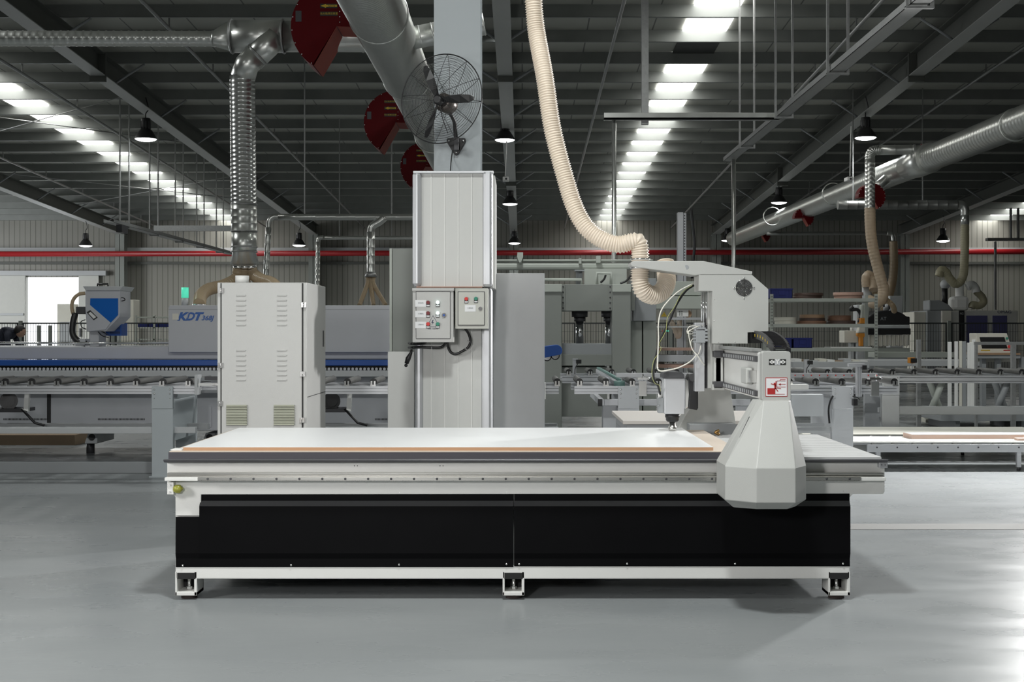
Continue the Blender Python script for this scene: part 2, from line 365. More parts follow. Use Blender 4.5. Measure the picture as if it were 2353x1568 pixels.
# thin service pipes under the roof
hx = [(-5.6, 'left of the big duct'), (-9.06, 'crossing the left row of skylights'), (-12.9, 'in the far left bay'), (1.5, 'between middle rafter and right skylights'), (5.3, 'just left of the rafter carrying two lamps'), (8.4, 'above the right-hand spiral duct')]
for x_, wh in hx:
    t = thing('service_pipe', 'thin galvanised pipe hung below the roof ' + wh, 'pipe', (x_, 30, rz(30) - .36), 'thin pipes under the roof')
    MB().cyl((x_, 12, rz(12) - .36), (x_, 47.5, rz(47.5) - .36), .028, 8).build('tube', galv2, t)
    for k in range(9):
        yk = 21.2 + 3 * k; MB().box(x_ - .012, x_ + .012, yk - .012, yk + .012, rz(yk) - .36, rz(yk) - .19).build('hanger', galv2, t)
for (a, b, Ya, Yb, wh) in ((-14.1, -7.6, 26, 32, 'crossing in front of the left skylights, rising right'), (-7.6, -14.1, 26.3, 32.3, 'crossing in front of the left skylights, rising left'), (-14.1, -7.6, 36, 42, 'further back in the left bay, rising right'), (-7.6, -14.1, 36.3, 42.3, 'further back in the left bay, rising left')):
    tag(MB().cyl((a, Ya, rz(Ya) - .25), (b, Yb, rz(Yb) - .25), .012, 5).build('bracing_rod', galv2), 'slender roof bracing rod ' + wh, 'rod', 'roof bracing rods')

# ================================================================ HIGH-BAY LAMPS
def make_lamp():
    t = thing('high_bay_lamp', '', 'lamp', (0, 0, 0), 'high bay lamps')
    R = .225
    prof = [(.045, .36), (.09, .355), (.095, .20), (.075, .18), (.12, .15), (.18, .07), (R, .0)]
    m = MB(); m.loft([[(r * math.cos(a), r * math.sin(a), z * 1.15) for a in [2 * math.pi * k / 28 for k in range(28)]] for r, z in prof], cap=True); m.build('lamp_shade', black, t, .002)
    m = MB().loft([[(R * .95 * q * math.cos(a), R * .95 * q * math.sin(a), z) for a in [2 * math.pi * k / 28 for k in range(28)]] for q, z in ((.15, -.045), (.5, -.038), (.82, -.02), (1, .004))]); m.build('lamp_diffuser', lampw, t)
    m = MB()
    for k in range(10):
        a = 2 * math.pi * k / 10; m.box(.09 * math.cos(a) - .008, .09 * math.cos(a) + .008, .09 * math.sin(a) - .008, .09 * math.sin(a) + .008, .2, .35)
    m.build('heat_sink', darkm, t)
    m = MB().sweep(crv([(0, 0, .36), (0, 0, .5), (.05, 0, .6), (0, 0, .82)]), .012, 6); m.build('cord', black, t)
    l = bpy.data.lights.new('lamp_light', 'SPOT'); l.energy = 150; l.spot_size = 2.5; l.spot_blend = .6; l.shadow_soft_size = .2; l.color = (.96, 1, .99)
    lo = bpy.data.objects.new('lamp_light', l); col.objects.link(lo); lo.parent = t; lo.location = (0, 0, -.07)
    index_kids(t); return t
lamp = make_lamp()
LP = [(1142, 34, 22.3, 'nearest high bay lamp, right of the steel column'), (1160, 320, 28.2, 'lamp above the small camera right of the column'), (1172, 467, 37, 'third lamp down the middle rafter, beside the cladding'), (1182, 557, 46, 'farthest lamp of the middle row, by the red pipe'),
      (335, 318, 26.3, 'black lamp hanging under the left rafter by the skylights'), (687, 562, 44, 'lamp between the two small vertical ducts'), (197, 563, 43.7, 'far left lamp above the bright doorway'),
      (1989, 315, 26.5, 'lamp hung right above the galvanised duct elbow'), (1790, 464, 36, 'lamp above the long right duct'), (1672, 551, 45.7, 'tiny distant lamp behind the thin right pole'), (2167, 552, 43.1, 'lamp at far right between the two hoses')]
for i, (px, py, Y_, lb) in enumerate(LP):
    o = lamp if i == 0 else dup(lamp)
    o.location = P(px, py + 2, Y_); o['label'] = lb
# ================================================================ CNC ROUTER
YF = 6.05
R_ = thing('cnc_router', 'white flatbed router machine with black side panels in front centre', 'machine', (0, 6.7, 0))
m = MB(); m.bx(403, 1953, 1128, 1306, 6.06, 7.30); m.bx(403, 1953, 1301, 1331, 6.045, 7.32); m.build('machine_body', white, R_, .004)
m = MB(); m.bx(384, 2033, 1063, 1106, 6.04, 7.42)
m.pprism([(384, 1105), (2033, 1105), (2033, 1131), (2029, 1136), (1960, 1136), (1953, 1143), (1953, 1135), (462, 1137), (462, 1186), (403, 1186), (403, 1142), (398, 1138), (386, 1137)], 6.045, 7.42)
m.build('bed_beam', white, R_, .003)
m = MB(); m.bx(387, 1700, 1040, 1056.5, 6.10, 7.40); m.build('apron_board', apron, R_)
m = MB(); m.xprism([(5.985, Z(1058, 5.985)), (5.99, Z(1056, 5.99)), (6.11, Z(1054.5, 6.11)), (6.11, Z(1065, 6.11)), (6.0, Z(1063, 6.0))], X(375, 5.99), X(2041, 5.99)); m.build('edge_strip', mat('dark_grey_strip', (.13, .13, .14), .35, .5), R_, .002)
# T-slot aluminium table
tt = Z(1050, 6.08); m = MB(); m.box(.9, 1.632, 6.075, 7.40, tt - .02, tt - .014)
for k in range(13): m.box(.9, 1.632, 6.07 + k * .1023, 6.07 + k * .1023 + .088, tt - .02, tt)
m.build('slotted_table', tslot, R_, .001)
sp = MB(); sp.box(X(389.5, 6.11), 1.006, 6.105, 7.41, tt + .004, Z(1037.3, 6.11)); sp.build('spoil_board', mdft, R_, .001)
m = MB(); m.bx(384, 2030, 1087, 1091, 6.0, 6.05); m.bx(384, 2030, 1091, 1094, 6.008, 6.05); m.bx(384, 2030, 1094, 1098, 6.0, 6.05); m.build('linear_rail', steel, R_, .001)
m = MB(); m.bx(378, 2036, 1098, 1106, 5.985, 6.06); m.build('rack_ledge', white, R_, .002)
m = MB(); m.bx(454, 1979, 1097.6, 1104.5, 5.972, 5.986)
for k in range(452): m.bx(454 + k * 3.37, 454 + k * 3.37 + 1.8, 1104.4, 1106.2, 5.972, 5.986)
rack = m.build('gear_rack', steel, R_)
b0 = MB().cyl(P(477, 1101, 5.966), P(477, 1101, 5.975), .0042, 10).tor(P(477, 1101, 5.970), (0, 1, 0), .0042, .0012, 10, 4).build('bolt', darkm, rack)
rep(b0, [((k * 52.7) * 5.97 / F, 0, 0) for k in range(1, 29)])
# black side panels (bent sheet: sloping crease along the top)
def ypt(py, Y): return (Y, Z(py, Y))
for nm, xa, xb, zt_, zb_ in (('a', 460, 1180, 1129.5, 1304), ('b', 1181.3, 1952, 1126.5, 1302)):
    m = MB(); Xa, Xb = X(xa, YF), X(xb, YF)
    m.xprism([ypt(zt_, 6.052), ypt(1151, 6.052), ypt(1164, 6.032), ypt(1272, 6.032), ypt(1284, 6.042), ypt(zb_, 6.042), (6.066, Z(zb_, 6.066)), (6.066, Z(zt_, 6.066))], Xa, Xb)
    if nm == 'a': m.xprism([ypt(1188, 6.04), ypt(1272, 6.036), ypt(1284, 6.042), ypt(1304, 6.042), (6.066, Z(1304, 6.066)), (6.066, Z(1188, 6.066))], X(405, YF), Xa)
    pn = m.build('side_panel', blackp, R_)
    MB().xprism([ypt(1151.3, 6.0512), ypt(1163.8, 6.0316), (6.0326, Z(1163.8, 6.0316)), (6.0522, Z(1151.3, 6.0512))], Xa, Xb).build('bevel_strip', mat('satin_black_bevel', (.03, .03, .033), .38, var=.05, spec=.9), pn)
    sc = [(474, 1133.5), (671, 1133), (918, 1132), (1165, 1131)] if nm == 'a' else [(1196, 1131), (1442, 1130), (1690, 1129), (1937, 1129)]
    sc += [(420, 1300), (669, 1299), (917, 1298), (1164, 1297)] if nm == 'a' else [(1193, 1297), (1441, 1296), (1689, 1296), (1937, 1296)]
    s0 = None
    for (a, b) in sc:
        yy = 6.05 if b < 1200 else 6.04
        if s0 is None: s0 = MB().ball(P(a, b, yy), .0055, 8).build('screw', zinc, pn); p0 = P(a, b, yy); continue
        rep(s0, [P(a, b, yy) - p0])
# feet
def foot(cx, Yf, sgn=1):
    h0, h1 = Z(1369, 6.05), Z(1314, 6.05); x0, x1 = X(cx - 25, 6.05), X(cx + 25, 6.05); t = .009
    m = MB(); m.box(x0, x0 + t, Yf, Yf + .13, h0, h1); m.box(x1 - t * 1.4, x1, Yf, Yf + .13, h0, h1); m.box(x0, x1, Yf, Yf + .13, h0, h0 + .017); m.box(x0, x1, Yf + .12, Yf + .13, h0, h1)
    ft = m.build('foot_bracket', white, R_, .002)
    MB().box(x0 + t, x1 - t * 1.4, Yf + .116, Yf + .119, h0 + .017, h1).build('bracket_shade', MATS['recess_shade'] if 'recess_shade' in MATS else mat('recess_shade', (.03, .03, .03), .7, spec=.1), ft)  # dark plate: shade inside the bracket put into its colour
    xc = (x0 + x1) / 2; yc = Yf + .06
    hx_ = lambda z0, z1, r: [[(xc + r * math.cos(a), yc + r * math.sin(a), z) for a in [math.pi / 3 * k for k in range(6)]] for z in (z0, z1)]
    b = MB().cyl((xc, yc, .02), (xc, yc, h0 + .075), .0075, 12); b.loft(hx_(h0 + .075, h0 + .087, .0135), smooth=False); b.loft(hx_(h0 + .017, h0 + .032, .0135), smooth=False); b.build('levelling_bolt', zinc, ft)
    MB().cyl((xc, yc, 0), (xc, yc, .024), .036, 24).build('rubber_pad', rubber, ft)
for cx in (428, 1180, 1928):
    foot(cx, 6.045); foot(cx, 7.18)
# dark sheets: shade of the foot openings put into colour
for cx in (428, 1180, 1928): MB().bx(cx - 21, cx + 21, 1317, 1331, 6.0435, 6.0445).build('foot_opening_shade', mat('recess_shade', (.03, .03, .03), .7, spec=.1), R_)
MB().box(-1.5, .42, 7.24, 7.28, .008, .1).build('rear_light_block', blackp, R_)  # added board that stops light passing under the left of the machine
# oil cup and end blocks
o = MB().bx(384, 399, 1109, 1137, 6.0, 6.06).build('limit_block', white, R_, .002)
for py in (1115, 1131): MB().cyl(P(390, py, 5.995), P(390, py, 6.0), .0042, 10).build('screw', zinc, o)
c0 = P(399, 1124, 6.01)
MB().sweep([c0, c0 + Vector((.012, 0, 0)), c0 + Vector((.03, 0, 0)), c0 + Vector((.036, 0, 0)), c0 + Vector((.042, 0, 0))], [.014, .019, .019, .010, .006], 16).build('oil_cup', oilm, R_)
o = MB().bx(2021, 2040, 1063, 1076, 6.0, 6.06).build('limit_block', alu, R_, .002)
for px in (2026, 2034): MB().cyl(P(px, 1069, 5.995), P(px, 1069, 6.0), .003, 8).build('screw', darkm, o)
MB().sweep([P(1616 + 2 * k, 993 - k * 0, 7.3) if 0 else (X(1648, 7.3) + .012 * math.cos(k), 7.3, tt + .005 + k * .004) for k in range(7)], .008, 8).build('brass_fitting', mat('brass', (.55, .33, .12), .3, .9), R_)
for px in (814.5, 821, 1011, 1018): MB().cyl(P(px, 1071, 6.038), P(px, 1071, 6.042), .0022, 8).build('tapped_hole', inkk, R_)
# gantry legs: faceted shrouds
def shroud(mir):
    my = (lambda y: y) if not mir else (lambda y: 13.5 - y)
    A = [(1.025, 5.90), (1.03, 5.86), (1.047, 5.80), (1.158, 5.80), (1.172, 5.84), (1.172, 5.95), (1.025, 5.95)]
    B = [(.865, 5.86), (.865, 5.70), (.981, 5.60), (1.146, 5.60), (1.215, 5.72), (1.215, 5.95), (.865, 5.95)]
    D = [(.91, 5.84), (.91, 5.76), (1.0, 5.70), (1.13, 5.70), (1.18, 5.78), (1.18, 5.95), (.91, 5.95)]
    rings = [[(x, my(y), z) for x, y in rg] for rg, z in ((A, .915), (B, .642), (B, .497), (D, .458))]
    if mir: rings = [r[::-1] for r in rings]
    m = MB().loft(rings[::-1], smooth=False); o = m.build('gantry_leg', white2, R_, .003)
    if not mir:
        MB().add([(.975, 5.752, .775), (.99, 5.757, .775), (1.021, 5.806, .862), (1.006, 5.801, .862), (.975, 5.76, .775), (.99, 5.765, .775), (1.021, 5.815, .862), (1.006, 5.81, .862)],
                 [(0, 1, 2, 3), (4, 7, 6, 5), (0, 4, 5, 1), (1, 5, 6, 2), (2, 6, 7, 3), (3, 7, 4, 0)])
    return o
leg1 = shroud(False); shroud(True)
# vent slot on the near leg's left facet
fa, fb, fc, fd = Vector((.865, 5.70, .642)), Vector((.981, 5.60, .642)), Vector((1.047, 5.80, .915)), Vector((1.03, 5.86, .915))
nrm = (fb - fa).cross(fd - fa).normalized(); nrm = -nrm if nrm.y > 0 else nrm
def fp(u, v): return (fa + (fb - fa) * u) * (1 - v) + (fd + (fc - fd) * u) * v + nrm * .0015
q = [fp(.03, .42), fp(.14, .42), fp(.16, .74), fp(.02, .74)]
m = MB().add(q + [p - nrm * .003 for p in q], [(0, 1, 2, 3), (4, 7, 6, 5), (0, 4, 5, 1), (1, 5, 6, 2), (2, 6, 7, 3), (3, 7, 4, 0)]); m.build('vent_slot', darkm, leg1)
m = MB(); m.box(.93, 1.19, 5.94, 6.04, .60, .70); m.box(.95, 1.18, 5.9, 5.98, .53, .60); m.build('gantry_carriage', mgrey, R_, .003); MB().box(.93, 1.19, 7.42, 7.56, .60, .70).build('gantry_carriage', mgrey, R_, .003)
# gantry beam with its linear rails
gx0, gx1, gz0, gz1 = 1.056, 1.172, .913, 1.124
m = MB(); m.box(gx0, gx1, 5.90, 7.70, gz0, gz1); m.build('gantry_beam', white, R_, .01)
for zc in (1.093, .938):
    rl = MB().box(gx0 - .014, gx0, 5.99, 7.12, zc - .013, zc + .013).build('beam_rail', darkm, R_, .002)
    d0 = MB().box(gx0 - .0155, gx0 - .014, 6.03, 6.045, zc - .008, zc + .008).build('rail_bolt', pgrey, rl)
    rep(d0, [(0, .055 * k, 0) for k in range(1, 19)])
m = MB().box(gx0 - .03, gx0 + .02, 6.0, 7.0, gz1 + .001, gz1 + .016); m.build('cable_tray', galv2, R_, .002)
# end cover with its stickers
m = MB(); Yc = 5.85; rr_ = 5
pp = []
for cx, cy, a0 in ((1811, 814, 270), (1811, 916, 0), (1757, 916, 90), (1757, 814, 180)):
    for k in range(5):
        a = math.radians(a0 + 90 * k / 4); pp.append((cx + rr_ * 1.2 * math.cos(a), cy + rr_ * 1.2 * math.sin(a)))
m.pprism(pp, Yc, 5.91); ec = m.build('end_cover', white2, R_, .002)
Ys = Yc - .001
def stick(pp, m_, name, Y0=Ys, par=ec): return MB().pprism(pp, Y0, Y0 + .0009).build(name, m_, par)
def rct(a, b, c, d): return [(a, b), (c, b), (c, d), (a, d)]
def tr(pts, ox=1740, oy=790, s=11.2): return [(ox + a / s, oy + b / s) for a, b in pts]
stick(tr(rct(302, 398, 450, 548)), inkk, 'arrow_sticker'); stick(tr(rct(450, 398, 592, 548)), pgrey, 'axis_sticker'); stick(tr(rct(592, 398, 740, 548)), inkk, 'arrow_sticker')
stick(tr([(305, 472), (392, 412), (392, 442), (444, 442), (444, 502), (392, 502), (392, 535)]), whitep, 'arrow_mark', Ys - .001); stick(tr([(738, 472), (650, 412), (650, 442), (597, 442), (597, 502), (650, 502), (650, 535)]), whitep, 'arrow_mark', Ys - .001)
stick(tr(rct(350, 466, 398, 478)), inkk, 'minus_mark', Ys - .002); stick(tr(rct(640, 468, 685, 478)), inkk, 'plus_mark', Ys - .002); stick(tr(rct(657, 450, 667, 496)), inkk, 'plus_mark', Ys - .002)
text('axis_letter', 'Y', .026, P(1740 + 521 / 11.2, 790 + 473 / 11.2, Ys - .001), whitep, ec, bold=.0012)
stick(tr(rct(215, 875, 775, 1365)), redink, 'warning_sticker'); stick(tr(rct(230, 892, 762, 1350)), labelm, 'warning_field', Ys - .001)
W = MB()
def wl(pts, wd=9):
    for (a, b), (c, d_) in zip(pts, pts[1:]):
        L_ = math.hypot(c - a, d_ - b); nx, ny = -(d_ - b) / L_ * wd / 2, (c - a) / L_ * wd / 2; ex, ey = (c - a) / L_ * wd / 2, (d_ - b) / L_ * wd / 2
        W.pprism(tr([(a + nx - ex, b + ny - ey), (c + nx + ex, d_ + ny + ey), (c - nx + ex, d_ - ny + ey), (a - nx - ex, b - ny - ey)]), Ys - .002, Ys - .0011)
W.pprism(tr(rct(262, 1150, 465, 1308)), Ys - .002, Ys - .0011)
wl([(725, 922), (600, 922), (580, 955)]); wl([(725, 960), (515, 960), (505, 975), (505, 1105), (520, 1117), (725, 1117)]); wl([(470, 1302), (705, 1302)])
wl([(725, 1048), (580, 1048)], 13); W.pprism(tr([(540, 1048), (605, 1022), (605, 1078)]), Ys - .002, Ys - .0011)
wl([(482, 980), (480, 1100)], 22); wl([(460, 1070), (465, 1150)], 45); wl([(365, 1035), (440, 1062)], 22); wl([(480, 1140), (600, 1158)], 18); wl([(475, 1155), (530, 1225)], 20)
W.pprism(tr([(447 + 24 * math.cos(a), 1032 + 26 * math.sin(a)) for a in [math.pi / 6 * k for k in range(12)]]), Ys - .002, Ys - .0011)
W.build('warning_pictogram', redink, ec)
# latch box on the beam side
lb_ = MB().box(gx0 - .035, gx0 - .001, 6.1, 6.24, .975, 1.05).build('limit_switch', white2, R_, .006)
MB().box(gx0 - .028, gx0 - .001, 6.02, 6.1, .985, 1.04).build('switch_bracket', zinc, lb_)
# head housing, arm, Z column
YH = 6.93
m = MB().pprism([(1606, 632), (1728, 632), (1765.5, 665), (1765.5, 772), (1753, 765), (1753, 764), (1718, 764), (1718, 790), (1637, 790), (1637, 669), (1606, 669)], YH, 7.12); hs = m.build('head_housing', white2, R_, .003)
for (a, b) in ((1641, 688), (1641, 737), (1651, 787), (1689, 786.5)): MB().ball(P(a, b, YH), .003, 8).build('screw', zinc, hs)
MB().bx(1719, 1752, 765, 789, YH + .06, 7.1).build('chain_opening', inkk, hs)
# fan guard
g = MB(); cc = P(1709.5, 661.5, YH - .003)
for k in range(7): g.tor(cc, (0, 1, 0), .0065 + .0062 * k, .0008, 28, 4)
g.box(cc.x - .0012, cc.x + .0012, cc.y - .002, cc.y, cc.z - .054, cc.z + .054); g.box(cc.x - .054, cc.x + .054, cc.y - .002, cc.y, cc.z - .0012, cc.z + .0012)
MB().cyl(cc, cc + Vector((0, .005, 0)), .0425, 28).build('fan_opening', inkk, hs)
fg = g.build('fan_guard', chrome, hs)
for dx_, dz_ in ((.052, 0), (-.052, 0), (0, .052), (0, -.052)): MB().ball(cc + Vector((dx_, -.001, dz_)), .0045, 8).build('screw', chrome, hs)
m = MB().pprism([(1450, 603), (1456, 600), (1617, 600), (1728, 624), (1728, 631.5), (1612, 631.5), (1598, 633), (1455, 613), (1450, 610)], YH, 7.12); arm = m.build('hose_arm', white2, R_, .003)
MB().cyl(P(1577.5, 614.5, YH - .0006), P(1577.5, 614.5, YH + .002), .012, 20).build('arm_hole', mgrey, arm)
m = MB().bx(1640, 1662, 660, 893, 6.98, 7.1); m.bx(1626, 1640, 660, 893, 7.03, 7.1); m.box(X(1626, 7.03), 1.056, 7.04, 7.15, .92, 1.14); m.build('vertical_column', white2, R_, .003)
for px in (1612.5, 1617, 1623): MB().cyl(P(px, 668, 7.05), P(px, 747 if px > 1616 else 739, 7.05), .0045, 10).build('guide_rod', chrome, R_)
m = MB().bx(1597, 1619, 742, 900, 7.0, 7.06); m.build('z_plate', alu, R_, .002)
m = MB().bx(1619, 1626, 720, 893, 7.05, 7.08); m.build('z_channel', darkm, R_)
# dark carriage blocks at the beam
m = MB(); m.box(1.0, 1.05, 6.96, 7.1, 1.08, 1.115); m.box(1.0, 1.05, 6.96, 7.1, .925, .955); m.box(1.01, 1.04, 6.98, 7.08, .95, 1.08); m.build('bearing_block', darkm, R_, .003)
MB().bx(1637, 1665, 884, 897, 6.98, 7.12).build('column_foot', white2, R_, .002)
# spindle
spn = MB().bx(1526, 1574, 869, 952, 7.08, 7.2).build('spindle_body', alu, R_, .006)
MB().pprism([(1523, 869.5), (1522.5, 861), (1526, 856), (1535, 854), (1558, 854), (1567, 856), (1572, 861), (1573, 869.5)], 7.07, 7.21).build('spindle_cap', darkm, spn, .003)
c = P(1545, 952, 7.14)
def lz(px, py): return (px * 7.14 / F, Z(py, 7.14))
prof = [(16.5, 952), (17, 957), (16, 960), (15, 961), (15, 966), (11.5, 969.5)]
m = MB().loft([[(c.x + r0 * 7.14 / F * math.cos(a), c.y + r0 * 7.14 / F * math.sin(a), Z(py, 7.14)) for a in [2 * math.pi * k / 24 for k in range(24)]] for r0, py in prof][::-1]); m.build('spindle_nose', black, spn)
prof = [(7, 969), (7, 979), (9, 980), (9, 988), (7.5, 989.5)]
m = MB().loft([[(c.x + r0 * 7.14 / F * math.cos(a), c.y + r0 * 7.14 / F * math.sin(a), Z(py, 7.14)) for a in [2 * math.pi * k / 24 for k in range(24)]] for r0, py in prof][::-1]); m.build('collet_nut', steel, spn)
MB().cyl((c.x, c.y, Z(989, 7.14)), (c.x, c.y, .682), .0015, 6).build('cutter_bit', darkm, spn)
m = MB().pprism([(1574, 871), (1582, 874), (1584, 905), (1582, 936), (1574, 940)], 7.07, 7.2); m.build('spindle_flange', chrome, spn, .003)
m = MB().pprism([(1581, 868), (1585, 860), (1604, 861), (1604.5, 938), (1602, 943), (1583, 940), (1585, 905)], 7.06, 7.18); m.cyl(P(1594, 868, 7.04), P(1594, 868, 7.08), .024, 20); m.build('spindle_mount', black, R_, .003)
m = MB().bx(1513, 1524, 915, 950, 7.08, 7.15); m.bx(1511, 1515, 930, 934, 7.07, 7.1); jb = m.build('junction_box', mgrey, R_, .002)
MB().cyl(P(1517, 915, 7.11), P(1517, 905, 7.11), .011, 14).build('cable_gland', whitep, jb)
MB().bx(1524, 1527, 872, 950, 7.09, 7.16).build('side_plate', pgrey, spn)
# valve block
m = MB().bx(1601, 1622, 753, 757, 6.96, 7.02); m.bx(1599, 1621, 760, 788, 6.955, 7.02)
for k in range(4): m.bx(1620, 1626.5, 756 + 8 * k, 761 + 8 * k, 6.95, 7.01); m.bx(1593, 1600, 763 + 7 * k, 766 + 7 * k, 6.96, 7.0)
m.cyl(P(1610, 747, 6.98), P(1610, 754, 6.98), .006, 10); m.cyl(P(1610, 788, 6.98), P(1610, 793, 6.98), .006, 10)
vb = m.build('valve_block', mgrey, R_, .001)
def cable(name, pp, r, m_, par=R_, seg=8):
    return MB().sweep(crv([P(a, b, y) for a, b, y in pp], 8), r, seg).build(name, m_, par)
cable('air_tube', [(1607, 755, 6.99), (1596, 749, 6.97), (1583, 752, 6.96), (1578, 763, 6.96)], .0024, cablew)
cable('air_tube', [(1615, 748, 6.99), (1600, 752, 6.97), (1584, 760, 6.96), (1579, 764, 6.96)], .0024, cablew)
cable('air_tube', [(1594, 764, 6.98), (1586, 761, 6.96), (1579, 765, 6.96), (1586, 768, 6.96), (1594, 767, 6.98)], .0022, cablew)
cable('air_tube', [(1594, 778, 6.98), (1588, 784, 6.96), (1588, 795, 6.95), (1592, 805, 6.95), (1602, 816, 6.95), (1608, 806, 6.95), (1610, 794, 6.97)], .0024, cablew)
cable('air_tube', [(1582, 763, 6.96), (1585, 785, 6.95), (1592, 805, 6.94), (1602, 816, 6.94), (1610, 829, 6.95), (1619, 839, 6.98)], .0024, cablew)
cable('air_tube', [(1600, 817, 6.93), (1585, 832, 6.9), (1560, 845, 6.88), (1535, 851, 6.87), (1518, 853, 6.87), (1511, 847, 6.87), (1511, 830, 6.88), (1513, 780, 6.88), (1513, 745, 6.88), (1519, 715, 6.89), (1537, 690, 6.9), (1562, 668, 6.93), (1594, 651, 6.98)], .0034, cablew)
cable('power_cable', [(1594, 656, 6.99), (1575, 670, 6.97), (1555, 700, 6.95), (1540, 735, 6.94), (1520, 775, 6.93), (1508, 815, 6.94), (1502, 850, 6.96), (1503, 873, 6.99), (1512, 888, 7.04), (1517, 906, 7.1)], .0058, black, seg=10)
cable('earth_wire', [(1590, 656, 6.97), (1568, 672, 6.95), (1550, 705, 6.93), (1534, 730, 6.92), (1530, 760, 6.92), (1515, 790, 6.92), (1519, 800, 6.92), (1515, 810, 6.92), (1502, 830, 6.93), (1498, 860, 6.94), (1504, 880, 6.98), (1515, 886, 7.02), (1518, 900, 7.08)], .0016, cabley, seg=6)
# drag chain
ch_ = None; path = crv([(1.245, 7.0, 1.20), (1.235, 6.75, 1.195), (1.22, 6.5, 1.178), (1.20, 6.25, 1.150), (1.185, 6.12, 1.125)], 12); pts = resample(path, .052)
drag = MB().box(1.12, 1.13, 6.1, 6.9, 1.124, 1.13).build('chain_guide', galv2, R_)
for i, p in enumerate(pts):
    m = MB(); wd = .035
    t_ = (pts[min(i + 1, len(pts) - 1)] - pts[max(i - 1, 0)]).normalized(); dzy = t_.z / t_.y
    for sg in (-1, 1): m.xprism([(p.y + .024, p.z + .024 * dzy - .022), (p.y - .03, p.z - .03 * dzy - .022), (p.y - .03, p.z - .03 * dzy + .02), (p.y + .024, p.z + .024 * dzy + .02)], p.x + sg * wd - .005, p.x + sg * wd + .005)
    m.box(p.x - wd, p.x + wd, p.y - .012, p.y + .006, p.z + .012, p.z + .018); m.box(p.x - wd, p.x + wd, p.y - .012, p.y + .006, p.z - .02, p.z - .015)
    lk = m.build('chain_link', black, drag)
    if i % 2 == 0 and i < 14: lk2 = MB().box(p.x - wd - .0065, p.x - wd - .005, p.y - .006, p.y + .003, p.z - .010, p.z + .004).build('chain_dot', yell, drag)
# panel being cut
t = thing('melamine_panel', 'large white board with brown edge lying on the router bed', 'board', (-.34, 6.75, Z(1034, 6.14)))
px0, px1 = X(421, 6.14), X(1639, 6.14); zp = Z(1027.8, 6.14); z0 = Z(1037.3, 6.11)
MB().box(px0, px1, 6.14, 7.36, z0, zp - .0012).build('board_core', mdfe, t); MB().box(px0, px1, 6.14, 7.36, zp - .0012, zp).build('top_face', mela, t)
tag(MB().box(X(393, 6.16), X(421, 6.16) - .004, 6.15, 6.24, z0, z0 + .004).build('plastic_clip', whitep), 'small white plastic strip on the near left bed corner', 'strip')

# ================================================================ SUCTION HOSE above the router
t = thing('dust_hose', 'long beige ribbed suction hose hanging down to the router arm', 'hose', P(1471, 600, 7.02))
hp = [(1224, -120, 7.25), (1225, -40, 7.2), (1226, 0, 7.2), (1233, 74, 7.2), (1252, 179, 7.15), (1270, 298, 7.12), (1301, 417, 7.1), (1322, 480, 7.08), (1348, 524, 7.06), (1384, 551, 7.04), (1420, 562, 7.03), (1448, 557, 7.02), (1465, 556, 7.02), (1470, 571, 7.02), (1471, 590, 7.02), (1470.5, 625, 7.02), (1471, 650, 7.02), (1479, 669, 7.03), (1500, 679, 7.06), (1521, 670, 7.10), (1531, 650, 7.15), (1530, 625, 7.2), (1527, 600, 7.22)]
pth = crv([P(a, b, y) for a, b, y in hp], 14)
m = MB(); ribbed(m, pth[:14 * 14 + 4], .0445, .0135, .0045, 4, 22); m.build('hose_upper', hosem, t)
m = MB(); ribbed(m, pth[14 * 14 + 2:], .0445, .0125, .006, 4, 22); m.build('hose_loop', hosem, t)
for py, r in ((596, .051), (616, .051)): MB().tor(P(1471, py, 7.02), (0, 0, 1), r - .004, .006, 30, 6).cyl(P(1471, py + 2, 7.02), P(1471, py - 2, 7.02), r - .002, 30).build('hose_clamp', chrome, t)

# ================================================================ STEEL COLUMN, CLADDING, BOXES, FAN
m = MB().box(X(997, 9.4), X(1104, 9.4), 9.4, 9.414, 0, 6.6); m.box(X(997, 9.4), X(1104, 9.4), 9.78, 9.794, 0, 6.6); m.box(-.46, -.45, 9.41, 9.78, 0, 6.6)
struct(m.build('steel_column', bluegrey, bev=.002))
t = thing('column_cladding', 'pale panelled box enclosing the foot of the steel column', 'cladding', (-.46, 9.5, 0))
zu0, zu1 = Z(660, 9.06), Z(394, 9.06)
m = MB().box(-.735, -.20, 9.10, 9.36, zu0, zu1); m.box(-.735, -.66, 9.3, 9.95, zu0, zu1); m.box(-.25, -.19, 9.3, 9.95, zu0, zu1); m.build('upper_panel', clad, t)
m = MB().box(-.745, -.735 + .05, 9.06, 9.14, zu0, zu1 + .002); m.build('corner_trim', alu, t, .025)
m = MB().box(X(1109, 9.06), X(1132, 9.06), 9.05, 9.14, zu0, zu1 + .002); m.build('corner_trim', alu, t, .02)
m = MB().box(-.74, -.195, 9.06, 9.12, zu1 - .012, zu1 + .004); m.build('top_trim', alu, t, .003)
m = MB().box(X(957, 9.05), X(1108, 9.05), 9.04, 9.12, zu0 - .004, zu0 + .004); m.build('bottom_trim', wood3, t)
m = MB().box(-.72, -.235, 9.16, 9.38, 0, zu0); m.build('lower_panel', clad, t)
m = MB().box(-.735, -.68, 9.13, 9.5, 0, zu0); m.build('corner_trim', alu, t, .02)
m = MB().box(X(1106, 9.13), X(1130, 9.13), 9.13, 9.5, 0, zu0); m.build('corner_trim', alu, t, .02)
for px in (991, 1022, 1053, 1084):
    MB().box(X(px, 9.1) - .003, X(px, 9.1) + .003, 9.094, 9.1, zu0, zu1 - .01).build('panel_seam', whitep, t, .001)
    MB().box(X(px, 9.16) - .003, X(px, 9.16) + .003, 9.154, 9.16, 0, zu0).build('panel_seam', whitep, t, .001)
